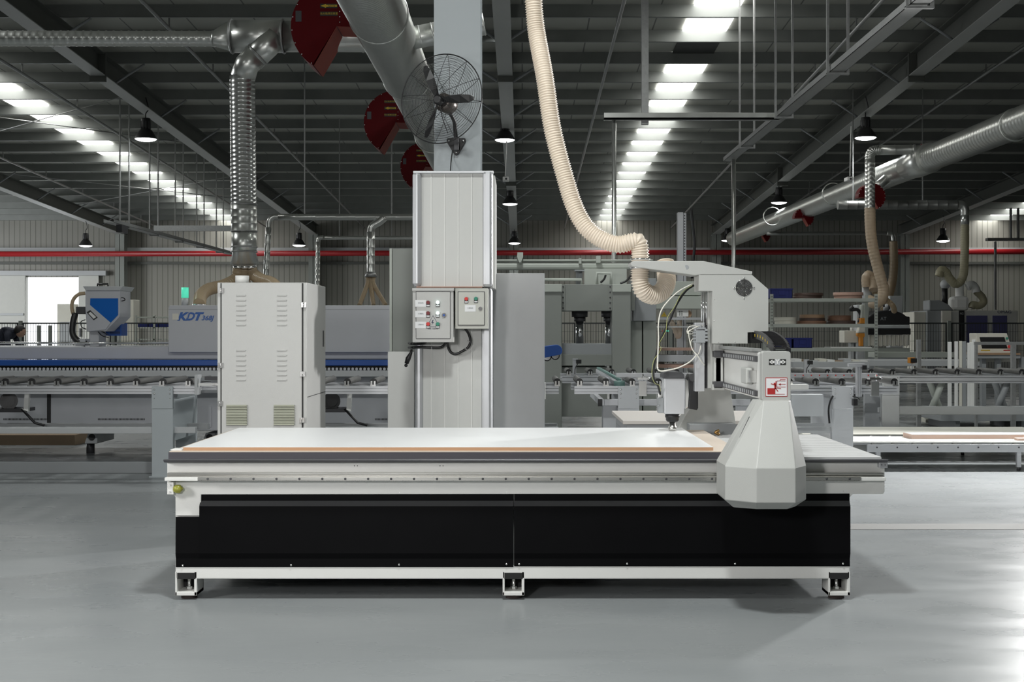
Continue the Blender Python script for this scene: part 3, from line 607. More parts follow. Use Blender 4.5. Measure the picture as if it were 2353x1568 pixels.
# switch boxes
def button(par, px, py, lens, Y0):
    b = MB().bx(px - 4.5, px + 4.5, py - 2, py + 10, Y0 - .006, Y0).build('button', black, par, .001)
    MB().cyl(P(px, py, Y0 - .016), P(px, py, Y0 - .004), .0122, 18).build('button_cap', lens, b)
    MB().bx(px - 3.6, px + 3.6, py + 5.6, py + 8.6, Y0 - .0075, Y0 - .006).build('button_label', labelm, b)
YB = 8.88
t = thing('switch_box', 'larger switch box with six buttons on the clad column', 'box', P(995, 787, YB))
m = MB().bx(948, 1042, 664, 787, YB + .01, 9.13); m.pprism([(947, 662), (1043, 662), (1043, 669), (947, 669)], YB - .006, 9.13); m.build('enclosure', cabgrey, t, .003)
dr = MB().bx(956.5, 1034, 671, 778, YB, YB + .012).build('door', cabgrey, t, .002)
MB().bx(955.5, 1035, 670, 779, YB + .009, YB + .0105).build('door_gap', darkm, t)
for i, (py, s_) in enumerate(((697.5, '封边机'), (722, '切槽机'), (747, '小雕刻机'))):
    MB().bx(954, 979, py - 7.5, py + 7.7, YB - .002, YB - .0005).build('paper_label', labelm, dr)
    text('label_writing', s_, .0125 if i < 2 else .010, P(967, py - .5, YB - .0028), mgrey, dr)
    button(dr, 983.5, py - 2.2, (redd, redd, redb)[i], YB); button(dr, 1005.7, py - 2.2, (lwhite, lwhite, greenb)[i], YB)
m = MB()
def seg2(a, b, wd, Y0, mb):
    (x0, y0), (x1, y1) = a, b; L_ = math.hypot(x1 - x0, y1 - y0); nx, ny = -(y1 - y0) / L_ * wd / 2, (x1 - x0) / L_ * wd / 2
    mb.pprism([(x0 + nx, y0 + ny), (x1 + nx, y1 + ny), (x1 - nx, y1 - ny), (x0 - nx, y0 - ny)], Y0 - .0012, Y0 - .0002)
for a, b in (((995, 725.5), (984, 745)), ((995, 725.5), (1006, 745)), ((989, 751.5), (1001, 751.5))): seg2(a, b, .8, YB, m)
m.pprism([(994.5, 735), (991, 742), (994.3, 742.5), (993, 747), (997, 740.5), (994, 740), (996.5, 735.5)], YB - .0012, YB - .0002); m.build('hazard_mark', inkb, dr)
text('hazard_writing', '有电 / 注意安全', .0095, P(995, 756, YB - .0008), inkb, dr)
MB().cyl(P(1020, 724.5, YB - .012), P(1020, 724.5, YB), .0145, 20).build('door_lock', chrome, dr)
MB().cyl(P(1020, 724.5, YB - .013), P(1020, 724.5, YB - .011), .0075, 14).build('lock_core', bluepaint, dr)
t = thing('switch_box', 'smaller switch box with one red and one green button', 'box', P(1083, 756, 8.92))
m = MB().bx(1046, 1121, 662.5, 756, 8.92, 9.13); m.build('enclosure', mat('box_warm_grey', (.52, .525, .48), .45), t, .003)
MB().bx(1051.5, 1114, 670, 748.5, 8.9185, 8.9202).build('door_gap', darkm, t)
dr = MB().bx(1053, 1112.5, 671.5, 747, 8.905, 8.92).build('door', MATS['box_warm_grey'], t, .003)
button(dr, 1071.5, 687, redb, 8.905); button(dr, 1093.5, 686.5, greenb, 8.905)
MB().bx(1068, 1093, 701, 716.5, 8.903, 8.9045).build('paper_label', labelm, dr); text('label_writing', '大雕刻机', .010, P(1080.5, 708.5, 8.9022), mgrey, dr)
MB().cyl(P(1103.5, 709.5, 8.893), P(1103.5, 709.5, 8.905), .0125, 20).build('door_lock', chrome, dr)
YC = 9.1
t = thing('black_conduit', 'thick black cable looping under the switch boxes', 'cable', P(1040, 812, YC))
MB().sweep(crv([P(a, b, y) for a, b, y in ((1068, 754, 9.05), (1077, 768, 9.1), (1081, 784, 9.1), (1076, 798, 9.1), (1065, 806, 9.1), (1048, 814, 9.1), (1036, 810, 9.1), (1030, 798, 9.1), (1028, 785, 9.05))], 8), .0094, 10).build('loop', black, t)
for px, py in ((1078, 785), (1070, 802)): MB().tor(P(px, py, YC), (.5, 0, .9), .011, .003, 14, 5).build('saddle_clip', chrome, t)
t = thing('black_conduit', 'black cable running left below the larger switch box', 'cable', P(980, 799, YC))
MB().sweep(crv([P(a, b, y) for a, b, y in ((1025, 785, 9.05), (1020, 794, 9.1), (1010, 799, 9.1), (990, 799, 9.1), (965, 798, 9.1), (948, 799, 9.08), (940, 799, 9.2))], 8), .0094, 10).build('run', black, t)
MB().sweep(crv([P(a, b, y) for a, b, y in ((978, 787, 9.05), (968, 790, 9.1), (955, 791, 9.1), (945, 790, 9.1), (940, 789, 9.2))], 8), .0088, 10).build('run', black, t)
MB().tor(P(992, 799, YC), (1, 0, 0), .011, .003, 14, 5).build('saddle_clip', chrome, t)
m = MB().sweep([P(946, 803, 9.06), P(944, 812, 9.06), P(938, 824, 9.06), P(934, 836, 9.06)], [.007, .011, .018, .014], 10); m.ball(P(933, 840, 9.06), .012, 10); tag(m.build('hanging_plug', black), 'black taped plug hanging left of the clad column', 'plug')
# wall fan
fa_ = thing('wall_fan', 'black industrial fan with round wire cage on the column', 'fan', P(1048, 350, 9.38))
yaw = math.radians(24); ax = Vector((-math.sin(yaw), -math.cos(yaw), .06)).normalized(); C0 = P(1014, 227, 9.06)
uu = ax.cross(Vector((0, 0, 1))).normalized(); vv = uu.cross(ax)
Rf = .306
for nm, sg in (('front_guard', 1), ('rear_guard', -1)):
    m = MB(); dep = .085
    def q_(r): return (dep if sg > 0 else .10) * (1 - (r / Rf) ** 2.2)
    for k in range(20 if sg > 0 else 14):
        r = .05 + (Rf - .052) * k / (19 if sg > 0 else 13); m.tor(C0 + ax * sg * q_(r), ax, r, .0010, 48, 4)
    for k in range(12):
        a = math.pi / 6 * k + .13; d_ = uu * math.cos(a) + vv * math.sin(a)
        m.sweep([C0 + d_ * r + ax * sg * q_(r) for r in (.045, .12, .2, .26, .29, Rf)], .0019, 5)
    if sg > 0: m.tor(C0, ax, Rf, .0042, 48, 6)
    m.build(nm, black, fa_)
Hc = P(1008, 230, 8.98)
for ang in (116, -3, -112):
    a = math.radians(ang); d_ = (-uu) * math.cos(a) + vv * math.sin(a); d_ = (Vector((math.cos(a), 0, math.sin(a))) - ax * Vector((math.cos(a), 0, math.sin(a))).dot(ax)).normalized(); s_ = ax.cross(d_)
    rings = []
    for r, wd, tw in ((.03, .028, .9), (.08, .045, .7), (.16, .055, .45), (.23, .045, .3), (.265, .02, .25)):
        ww = (s_ * math.cos(tw) + ax * math.sin(tw)); c = Hc + d_ * r; nn = ww.cross(d_) * .0025
        rings.append([c - ww * wd * .5 + nn, c + ww * wd * .6 + nn, c + ww * wd * .6 - nn, c - ww * wd * .5 - nn])
    MB().loft(rings, True, False).build('blade', black, fa_)
MB().sweep([Hc + ax * .03, Hc + ax * .025, Hc - ax * .04], [.022, .032, .034], 18).build('hub', black, fa_)
cm = Hc - ax * .10
MB().sweep([cm + ax * .05, cm + ax * .04, cm - ax * .06, cm - ax * .09, cm - ax * .10], [.04, .062, .064, .05, .03], 22).build('motor', mat('motor_grey_brown', (.12, .105, .095), .3, .6), fa_)
MB().sweep(crv([cm + Vector((0, .02, -.05)), P(1035, 262, 9.2), P(1044, 280, 9.28), P(1046, 300, 9.33), P(1048, 322, 9.34)], 6), .014, 10).build('support_arm', black, fa_)
pl = []
for px, py in ((1031, 323), (1066, 322), (1049, 352)): pl.append((px, py))
m = MB().pprism([(1026, 322), (1028, 318), (1034, 317), (1064, 317), (1069, 318), (1071, 323), (1069, 328), (1054, 354), (1049, 357.5), (1044, 355), (1028, 329)], 9.375, 9.4); mp_ = m.build('mounting_plate', black, fa_, .003)
m = MB().bx(1043, 1054, 316, 345, 9.32, 9.38).build('socket', darkm, mp_, .004)
for px, py in ((1032, 324), (1064, 323.5), (1048.5, 350)): MB().ball(P(px, py, 9.372), .0085, 10).build('bolt', zinc, mp_)
cable('cord', [(1040, 345, 9.36), (1037, 365, 9.37), (1035, 393, 9.3)], .0035, black, fa_)
cable('cord', [(1012, 252, 9.15), (1018, 275, 9.2), (1024, 292, 9.2), (1029, 306, 9.3)], .003, black, fa_)
# tall panels beside the column
m = MB().bx(901.5, 975, 571, 1138, 9.9, 10.6); o = tag(m.build('tall_cabinet', greengrey, bev=.004), 'greenish grey tall cabinet left of the clad column', 'cabinet')
MB().bx(895, 900.5, 571, 1138, 9.9, 10.6).build('edge_trim', palegreen, o)
tag(MB().bx(891, 952, 808.5, 1145, 9.72, 9.88).build('low_partition', white, bev=.003), 'white panel standing low in front of the greenish cabinet', 'panel')
o = MB().bx(1133, 1250, 628, 1143, 9.78, 10.5).build('grey_cabinet', mat('plain_mid_grey', (.50, .505, .51), .5), bev=.004); tag(o, 'plain grey tall cabinet immediately right of the clad column', 'cabinet')
MB().bx(1249, 1251.5, 628, 1070, 9.775, 9.9).build('edge_trim', pgrey, o)

# ================================================================ ELECTRICAL CABINET (left)
t = thing('electrical_cabinet', 'grey louvred electrical cabinet behind the left end of the router', 'cabinet', (-1.55, 8.4, 0))
Xa, Xb = X(499.5, 8), X(705, 8); zc = Z(649.5, 8)
MB().box(Xa, Xb, 8.0, 8.76, .04, zc).build('cabinet_body', cabgrey, t, .004)
MB().box(Xa + .03, Xb - .03, 8.03, 8.72, 0, .04).build('plinth', darkm, t)
m = MB().bx(506.5, 509, 651, 1215, 7.998, 8.001); m.bx(693.5, 697, 651, 1215, 7.998, 8.001); m.build('door_gap', inkk, t)
dr = MB().bx(509, 693.5, 651, 1212, 7.988, 8.0).build('door', cabgrey, t, .003)
lv = None
for cx in (554, 648):
    for r0 in (676, 802.5):
        for k in range(7):
            a, b = P(cx - 12, r0 + 11.3 * k, 7.988), P(cx + 12, r0 + 11.3 * k + 4, 7.988)
            if lv is None:
                m = MB().add([(a.x, 7.99, a.z), (b.x, 7.99, a.z), (a.x + .004, 7.981, b.z), (b.x - .004, 7.981, b.z), (a.x, 7.99, b.z - .001), (b.x, 7.99, b.z - .001)], [(0, 2, 3, 1), (2, 4, 5, 3), (0, 4, 2), (1, 3, 5)])
                lv = m.build('louvre', cabgrey, dr); la = a
            else: rep(lv, [a - la])
for x0 in (520, 629):
    g = MB().bx(x0, x0 + 47, 931, 978, 7.986, 7.989).build('vent_grille', mat('grille_back', (.1, .1, .08), .6), dr)
    s0 = MB().bx(x0, x0 + 47, 931, 933.6, 7.974, 7.987).build('slat', grille, g, .001); rep(s0, [(0, 0, -3.62 * k * 8 / F) for k in range(1, 13)])
for px, py in ((508, 668), (506.5, 840), (505.5, 928), (697.5, 701), (695, 860), (693.5, 966)):
    m = MB().bx(px - 6, px - 1, py - 6, py + 6, 7.98, 7.99); m.bx(px + 1, px + 6, py - 6, py + 6, 7.98, 7.99); m.cyl(P(px, py - 6, 7.98), P(px, py + 6, 7.98), .0035, 8); m.build('hinge', zinc, t, .001)
m = MB().box(Xb - .002, Xb + .0015, 8.02, 8.75, Z(913, 8) - .003, Z(913, 8) + .001); m.build('side_gap', inkk, t)
MB().box(Xb, Xb + .004, 8.64, 8.67, Z(797, 8.65), Z(760, 8.65)).build('side_handle', black, t)
MB().cyl(P(556.5, 650, 8.3), P(556.5, 634, 8.3), .042, 24).build('vent_stub', whitep, t)

# ================================================================ CONVEYORS
SPC = .2188
def conveyor(name, label, x0, x1, Y0, depth, z0, z1, first, nrol, posts, pm=None, pw=.175, sx=None, stretch=True):
    t = thing(name, label, 'conveyor', ((x0 + x1) / 2, Y0 + depth / 2, 0), 'roller conveyors')
    for yy in (Y0, Y0 + depth):
        m = MB(); m.box(x0, x1, yy, yy + .045, z0, z0 + .016); m.box(x0, x1, yy + .02, yy + .045, z0 + .015, z0 + .023); m.box(x0, x1, yy, yy + .045, z0 + .022, z1 - .022); m.box(x0, x1, yy + .02, yy + .045, z1 - .023, z1 - .015); m.box(x0, x1, yy, yy + .045, z1 - .016, z1)
        m.build('side_rail', alu, t)
    k = 0; r0 = None
    zr = z1 + .036; x = first
    ro = MB().cyl((x, Y0 + .05, zr), (x, Y0 + depth - .02, zr), .027, 18).build('roller', rollg, t)
    MB().cyl((x, Y0 + .035, zr), (x, Y0 + .052, zr), .029, 18).build('roller_cap', black, ro)
    m = MB().box(x - .020, x - .006, Y0 + .005, Y0 + .03, z1, z1 + .042); m.box(x + .006, x + .020, Y0 + .005, Y0 + .03, z1, z1 + .042); m.box(x - .022, x + .022, Y0 - .002, Y0 + .03, z1, z1 + .012); m.build('roller_bracket', zinc, ro)
    rep(ro, [(SPC * k, 0, 0) for k in range(1, nrol)])
    for xc in posts:
        m = MB().box(xc - pw / 2, xc + pw / 2, Y0 - .02, Y0 + .01, z0 - .12, z1); p = m.build('post_plate', pm or bluegrey, t, .002)
        for dx_ in (-.065, .065):
            for dz_ in (.025, .06, .1): MB().ball((xc + dx_, Y0 - .021, z1 - dz_), .008 if dz_ < .1 else .004, 8).build('bolt', zinc, p)
        m = MB().box(xc - pw / 2, xc + pw / 2, Y0 - .012, Y0 + .05, 0.01, z0 - .124); m.box(xc - pw / 2, xc + pw / 2, Y0 + depth - .05, Y0 + depth + .02, 0.01, z0); m.box(xc + pw / 2 - .012, xc + pw / 2 - .004, Y0 + .05, Y0 + depth - .05, .3, z0 - .05)
        m.box(xc - pw / 2 - .02, xc + pw / 2 + .02, Y0 - .03, Y0 + .1, 0, .012)
        m.build('post', pm or bluegrey, t, .002)
    if stretch:
        x0, x1 = sx or (x0, x1)
        m = MB().box(x0, x1, Y0 + .03, Y0 + .09, .365, .415); m.box(x0, x1, Y0 + depth * .6, Y0 + depth * .6 + .06, .365, .415); m.build('stretcher', pgrey, t, .003)
    return t
zc0, zc1 = Z(906, 11.1), Z(888, 11.1)
c1 = conveyor('roller_conveyor', 'roller conveyor at far left with one wide post', X(-150, 11.1), X(447, 11.1), 11.1, .8, zc0, zc1, X(-113, 11.1), 10, [X(374, 11.1), X(-140, 11.1)])
MB().bx(446.5, 454, 862, 908, 11.0, 11.14).build('end_plate', pgrey, c1, .003)
m = MB().add([P(452, 866, 11.05), P(505, 858, 11.05 * 1.02), P(505, 862, 11.3), P(452, 868, 11.05)], [(0, 1, 2, 3)])
m = MB().bx(452, 520, 868, 876, 11.12, 11.16); m.bx(452, 520, 897, 903, 11.12, 11.16); m.build('end_guide', mgrey, c1)
MB().bx(-150, 352, 1062, 1088, 11.42, 11.5).build('floor_beam', mgrey, c1, .003)
MB().bx(-150, 350, 984, 997, 11.12, 11.18).build('lower_stretcher', pgrey, c1, .003)
c2 = conveyor('roller_conveyor', 'short roller conveyor seen between louvred cabinet and white panel', X(560, 11.1), X(1284, 11.1), 11.1, .8, zc0, zc1, X(615, 11.1), 12, [X(600, 11.1)])
MB().bx(1250, 1254, 880, 918, 11.0, 11.1).build('end_plate', whitep, c2, .003)
c3 = conveyor('roller_conveyor', 'roller conveyor behind the router gantry on two wide posts', X(1320, 11.1), X(2064, 11.1), 11.1, .8, zc0, zc1, X(1332, 11.1), 13, [X(1444, 11.1), X(1935.5, 11.1)], pm=mat('lit_post_paint', (.56, .575, .595), .45, var=.03), sx=(X(1460, 11.1), X(1925, 11.1)))  # post paint lightened to stand in for stronger light on these posts
c4 = conveyor('roller_conveyor', 'long roller conveyor reaching the right edge behind the others', X(1292, 13.5), X(2480, 13.5), 13.5, .72, Z(881, 13.5), Z(863.5, 13.5), X(1307, 13.5), 24, [X(2046, 13.5), X(2440, 13.5)], pm=MATS['lit_post_paint'], sx=(X(2046, 13.5), X(2480, 13.5)))
t = thing('side_conveyor', 'low profile frame with black end cap under the rollers right of the press', 'frame', (.75, 12, 0))
MB().box(.66, .70, 11.4, 13.0, Z(933, 11.4), Z(918, 11.4)).box(.70, 1.95, 11.41, 11.45, Z(933, 11.4), Z(918, 11.4)).build('frame_rail', alu, t, .002)
MB().bx(1374, 1384, 917.5, 934, 11.38, 11.4).build('end_cap', black, t); MB().box(.69, .80, 11.42, 11.6, 0, Z(933, 11.4)).build('frame_post', MATS['lit_post_paint'], t, .002); MB().box(1.85, 1.95, 11.46, 11.6, 0, Z(933, 11.4)).build('frame_post', MATS['lit_post_paint'], t, .002)
MB().bx(2066, 2480, 934, 953, 13.52, 13.58).build('lower_stretcher', pgrey, c4, .003)
# cross bar with red marks
t = thing('guide_bar', 'aluminium guide bar with red dots lying across two conveyors', 'bar', P(1716, 868, 11.55))
MB().bx(1416, 2017, 858, 868, 11.55, 11.6).build('bar_profile', alu, t, .002)
d0 = MB().cyl(P(1827, 863, 11.545), P(1827, 863, 11.55), .006, 8).build('red_mark', redb, t); rep(d0, [(18.7 * 11.55 / F * k, 0, 0) for k in range(1, 11)])
t = thing('transfer_belt', 'slanting narrow green belt between the conveyors', 'belt', P(1400, 870, 12.3))
a, b = P(1374, 853, 13.2), P(1424, 882, 11.35)
MB().sweep([a, b], .03, 4).build('belt_frame', alu, t); MB().sweep([a + Vector((0, 0, .028)), b + Vector((0, 0, .028))], .018, 4).build('belt', beltg, t)
MB().cyl(b + Vector((-.05, -.02, -.01)), b + Vector((.04, -.02, -.01)), .036, 16).build('pulley', beltg, t)
def bracket(px, label):
    t = thing('stop_bracket', label, 'bracket', P(px, 912, 11.05), 'zinc stop brackets')
    m = MB().bx(px - 9, px + 9, 876, 911, 11.07, 11.1); m.build('plate', zinc, t, .001)
    m = MB().bx(px - 12, px + 14, 868, 873, 10.96, 11.06); m.cyl(P(px, 860, 11.0), P(px + 3, 876, 11.0), .006, 8); m.cyl(P(px - 2, 866, 10.98), P(px + 16, 870, 10.98), .008, 8); m.build('clamp', chrome, t)
bracket(1477, 'zinc stop bracket beside the post left of the spindle'); bracket(2011, 'zinc stop bracket right of the upright aluminium profile')
def sensor(px, py0, py1, Y0, label, w=4):
    t = thing('sensor_post', label, 'sensor', P(px, py1, Y0), 'sensor posts')
    MB().bx(px - w, px + w, py0, py1, Y0, Y0 + .03).build('upright', alu, t)
    MB().bx(px + w, px + w + 12, py0 + 3, py0 + 12, Y0 - .02, Y0 + .03).build('sensor_head', black, t)
    MB().bx(px - w, px + w + 4, py0, py0 + 4, Y0 - .01, Y0 + .02).build('sensor_arm', alu, t)
    cable('cord', [(px + w + 4, py0 + 12, Y0 - .01), (px + 2, py0 + 22, Y0 - .02), (px + 1, py1 - 2, Y0 - .01)], .004, black, t)
sensor(1320, 824, 862, 13.45, 'small sensor post in front of the grey press'); sensor(1852, 826, 862, 13.45, 'small sensor post right of the gantry end cover')
t = thing('profile_post', 'upright aluminium profile with black sensor beside the right wide post', 'post', P(1973, 912, 11.02))
m = MB()
for k in range(3): m.bx(1969 + 4 * k, 1972.4 + 4 * k, 838, 912, 11.0, 11.05)
m.bx(1969, 1980.5, 839, 911, 11.006, 11.05); m.build('upright', alu, t); MB().bx(1950, 1988, 836, 843, 10.98, 11.03).build('top_arm', alu, t, .002)
MB().bx(1982, 1992, 840, 850, 10.97, 11.03).build('sensor_head', black, t)
cable('cord', [(1959, 911, 11.0), (1970, 914, 11.0), (1976, 919, 11.0)], .004, black, t)
tag(MB().bx(1820, 1892, 907, 957.5, 10.95, 11.09).build('wiring_box', mat('light_box_grey', (.52, .54, .56), .4), bev=.003), 'plain light grey box hung under the conveyor beside the gantry leg', 'box')
tag(MB().bx(1961, 1971, 917, 933, 11.0, 11.06).build('small_relay', black, bev=.003), 'small black box on the right wide conveyor post', 'box')
tag(MB().sweep(crv([P(a, b, 11.05) for a, b in ((1914, 910), (1907, 925), (1904, 945), (1906, 973))], 8), .008, 8).build('short_cable', black), 'short black cable bowing beside the right wide post', 'cable')
tag(MB().bx(1800, 1858, 884, 896, 10.9, 11.0).build('support_tray', white, bev=.004), 'white narrow tray sticking out behind the gantry end cover', 'tray')
# motors under the left conveyors
def motor(px, label):
    t = thing('drive_motor', label, 'motor', P(px, 940, 11.6), 'black drive motors')
    m = MB().cyl(P(px, 922, 11.45), P(px, 922, 11.8), .075, 22); m.cyl(P(px, 922, 11.44), P(px, 922, 11.46), .05, 22); m.build('motor_body', black, t)
    MB().bx(px - 40, px + 32, 940, 948, 11.4, 11.7).build('motor_base', darkm, t, .004)
    MB().sweep([P(px + 30, 940, 11.4), P(px + 60, 972, 11.4), P(px + 82, 978, 11.4)], .012, 8).build('brace', black, t)
    MB().pprism([(px + 36, 906), (px + 46, 906), (px + 44, 946), (px + 34, 942)], 11.3, 11.34).build('guard', whitep, t)
motor(20, 'black motor under the far left conveyor'); motor(762, 'black motor under the conveyor right of the louvred cabinet')
# bits at end of left conveyor
t = thing('edge_tool', 'dark tool tray sticking out by the louvred cabinet', 'tray', P(480, 875, 11.05))
MB().bx(470, 506, 866, 874, 10.95, 11.05).build('tray_lid', darkm, t); MB().bx(456, 500, 881, 887, 10.98, 11.02).build('tray_slide', whitep, t); MB().bx(486, 500, 882, 886, 10.97, 10.98).build('slide_catch', zinc, t)

# ================================================================ WORK TABLE and low conveyor
t = thing('work_table', 'low table with grey-beige top behind the router bed', 'table', (1.15, 8.9, 0))
zt = .652; MB().box(.634, 1.66, 8.4, 9.46, zt - .022, zt).build('table_top', mat('grey_beige_top', (.50, .47, .44), .5, var=.08, scale=4), t, .002)
MB().box(.66, 1.63, 8.43, 9.43, zt - .08, zt - .022).build('table_frame', mgrey, t, .002)
for x_ in (.69, 1.6):
    for y_ in (8.46, 9.4): MB().box(x_ - .03, x_ + .03, y_ - .03, y_ + .03, 0, zt - .08).build('leg', mgrey, t)
t = thing('wheel_conveyor', 'low skate wheel conveyor carrying boards at right edge', 'conveyor', (4, 12.3, 0))
zb0, zb1 = Z(1040, 11.6), Z(1022, 11.6)
for yy, nm in ((11.6, 0), (12.35, 1), (13.1, 2)):
    x0 = X(1993, 11.6) if nm == 0 else X(1940, 11.6)
    rl = MB().box(x0, X(2500, 11.6), yy, yy + .04, zb0, zb1).build('wheel_rail', alu, t, .002)
    w0 = MB().cyl((X(2012, 11.6), yy + .045, zb1 - .016), (X(2012, 11.6), yy + .075, zb1 - .016), .028, 20).build('skate_wheel', whitep, rl)
    rep(w0, [(46.6 * 11.6 / F * k, 0, 0) for k in range(1, 11)])
    b0 = MB().cyl((X(2015, 11.6), yy - .004, zb1 - .025), (X(2015, 11.6), yy, zb1 - .025), .007, 10).build('axle_bolt', darkm, rl)
    rep(b0, [(46.6 * 11.6 / F * k, 0, 0) for k in range(1, 11)])
for x_ in (X(2344, 11.6), X(2020, 11.6)):
    for yy in (11.62, 13.1):
        lg = MB().box(x_ - .018, x_ + .018, yy, yy + .035, .03, zb0).build('leg', alu, t)
        MB().cyl((x_, yy + .017, 0), (x_, yy + .017, .03), .016, 10).build('leg_foot', darkm, lg)
zwb = zb1 + .0125
tag(MB().box(X(1890, 11.65), X(2520, 11.65), 11.62, 12.2, zwb, zwb + .012).build('white_board', mat('cream_white_board', (.86, .855, .81), .4), bev=.001), 'long cream white board on the low conveyor, nearest the camera', 'board')
tag(MB().box(X(1890, 11.65), X(2520, 11.65), 12.45, 13.4, zwb, zwb + .012).build('white_board', creamb, bev=.001), 'long dull cream board on the low conveyor, the rear one', 'board')
t = thing('thick_panel', 'thick panel with pinkish edge lying on the front cream board', 'board', (4.1, 12, zwb + .012))
MB().box(X(2095, 11.88), X(2520, 11.88), 11.88, 12.15, zwb + .012, zwb + .05).build('panel_core', woodpan, t, .001); zq = zwb + .05
MB().box(X(2095, 11.9), X(2520, 11.9), 11.88, 12.15, zq, zq + .002).build('top_face', pgrey, t)
tag(MB().box(X(2340, 11.7), X(2420, 11.7), 11.7, 11.8, zwb + .012, zwb + .032).build('small_offcut', woodpan, bev=.001), 'small pink-edged offcut at the right edge on the cream board', 'offcut')
# ================================================================ EDGE BANDER (left background)
t = thing('edge_banding_machine', 'long grey edge bander with blue stripe behind the left conveyor', 'machine', (-3.4, 13.3, 0))
m = MB().bx(-150, 930, 797, 826, 12.8, 13.8); m.build('top_beam', edgegrey, t, .01)
hd = MB().pprism([(387, 810), (387, 708), (389, 702), (930, 702), (930, 810)], 12.74, 13.75).build('hood', edgegrey, t, .006)
MB().bx(387, 930, 711, 712, 12.738, 12.741).build('hood_seam', mgrey, hd)
MB().bx(-150, 930, 827.5, 841, 12.66, 12.8).build('blue_stripe', bluepaint, t, .008)
MB().bx(-150, 930, 841, 852, 12.76, 12.9).build('chain_gap', black, t)
m = MB()
for k in range(118): m.cyl(P(-145 + 9.1 * k, 848.5, 12.66), P(-145 + 9.1 * k, 848.5, 12.78), .014, 10)
m.build('chain_track', edgegrey, t)
MB().bx(-150, 930, 852, 866, 12.6, 13.0).build('lower_ledge', pgrey, t, .004)
bs = MB().bx(-150, 930, 866, 990, 13.0, 13.9).build('base_cabinet', edgegrey, t, .006)
for x0 in (8, 225, 862): 
    s0 = MB().bx(x0, x0 + 1.4, 962, 966, 12.995, 13.0).build('vent_slot', inkk, bs); rep(s0, [(3.2 * 13 / F * k, 0, 0) for k in range(1, 34)])
MB().bx(108, 116, 870, 985, 12.99, 13.0).build('dark_seam', inkk, bs)
MB().bx(445, 486, 935, 982, 12.985, 13.0).build('inspection_plate', edgegrey, bs, .002)
for px in (208, 478, 860, -90):
    f_ = MB().pprism([(px - 14, 1020), (px - 6, 996), (px + 16, 996), (px + 15, 1020)], 13.15, 13.7).build('machine_foot', pgrey, t, .006)
    MB().cyl(P(px + 3, 1005, 13.14), P(px + 3, 1005, 13.16), .032, 18).build('foot_hole', inkk, f_); MB().cyl((X(px, 13.3), 13.3, 0), (X(px, 13.3), 13.3, .10), .04, 12).build('foot_pad', darkm, f_)
MB().cyl(P(-150, 788.5, 12.85), P(387, 788.5, 12.85), .010, 8).build('guide_rod', chrome, t)
text('brand_logo', 'K', .105, P(416.5, 728.5, 12.737), logob, t, shear=.35, bold=.005, sx=1.15); text('brand_logo', 'D', .105, P(435.5, 728.5, 12.737), logob, t, shear=.35, bold=.004, sx=1.0); text('brand_logo', 'T', .105, P(452, 728.5, 12.737), logob, t, shear=.35, bold=.005, sx=1.15)
m = MB()
for a, b in (((430, 732), (433, 720)), ((433, 720), (434.5, 717.5)), ((434.5, 717.5), (436.5, 720))): seg2(a, b, .8, 12.737, m)
m.build('logo_stroke', pgrey, t)
text('model_number', '368J', .062, P(476, 731.5, 12.735), logob, t, shear=.3, bold=.0012, sx=1.05)
MB().bx(396, 410.5, 721, 735, 12.735, 12.74).build('paper_label', cream, t)
tw = MB().cyl(P(425, 702, 13.2), P(425, 685, 13.2), .034, 16).build('tower_base', pgrey, t)
MB().cyl(P(425, 685, 13.2), P(425, 661, 13.2), .036, 16).build('signal_lens', lgreen, tw)
MB().tor(P(458, 701, 13.2), (0, 0, 1), .06, .01, 20, 6).build('spout_collar', chrome, t)
# glue hopper
tag(MB().bx(-60, 172, 1000, 1024, 14.2, 14.9).build('cardboard_box', card, bev=.004), 'low brown box on the floor under the edge bander', 'box')
t = thing('glue_hopper', 'grey hopper with blue window standing on the edge bander', 'hopper', P(216, 797, 12.95))
Yg = 12.9
MB().pprism([(190, 658), (282, 658), (275, 668), (197, 668)], Yg, 13.3).build('hopper_lid', pgrey, t, .004)
MB().pprism([(196, 668), (275, 668), (275, 728), (252, 752), (243, 762), (200, 762), (196, 715)], Yg + .02, 13.28).build('hopper_body', edgegrey, t, .004)
MB().pprism([(207.5, 686), (271, 686), (271, 724), (254, 742), (207, 701)], Yg + .012, Yg + .02).build('blue_window', mat('blue_acrylic', (.01, .13, .5), .18), t)
MB().pprism([(196, 700), (206, 701), (254, 742), (242, 758), (200.5, 762), (197, 720)], Yg, Yg + .02).build('front_plate', edgegrey, t, .003)
MB().pprism([(199, 718), (207, 713), (224, 730), (215, 736)], Yg - .006, Yg).build('display', inkk, t); MB().pprism([(203, 720), (208, 717), (221, 729), (215, 733)], Yg - .008, Yg - .006).build('display_face', whitep, t)
MB().sweep([P(224, 658, 13.05), P(224, 653, 13.05), P(248, 653, 13.05), P(248, 658, 13.05)], .009, 8).build('handle', black, t)
MB().bx(206, 227, 762, 796, 12.98, 13.2).build('pedestal', edgegrey, t, .004)
MB().bx(173, 195, 779, 795, 12.9, 13.1).build('side_block', edgegrey, t, .004); MB().bx(174, 195, 705, 722, 12.98, 13.1).build('terminal_box', darkm, t, .004)
g = MB().bx(242, 279, 743, 772, 13.2, 13.4).build('blue_grille', bluepaint, t)
for k in range(8): MB().bx(252, 276, 746 + 3 * k, 747 + 3 * k, 13.195, 13.2).build('slot', inkk, g)
cable('feed_tube', [(196, 674, 13.0), (180, 677, 12.98), (168, 690, 12.96), (165, 708, 12.95), (170, 728, 12.95)], .018, hosed, t, 10)
cable('feed_tube', [(173, 720, 12.95), (167, 745, 12.93), (167, 768, 12.92), (178, 783, 12.92), (198, 790, 12.95)], .03, black, t, 10)
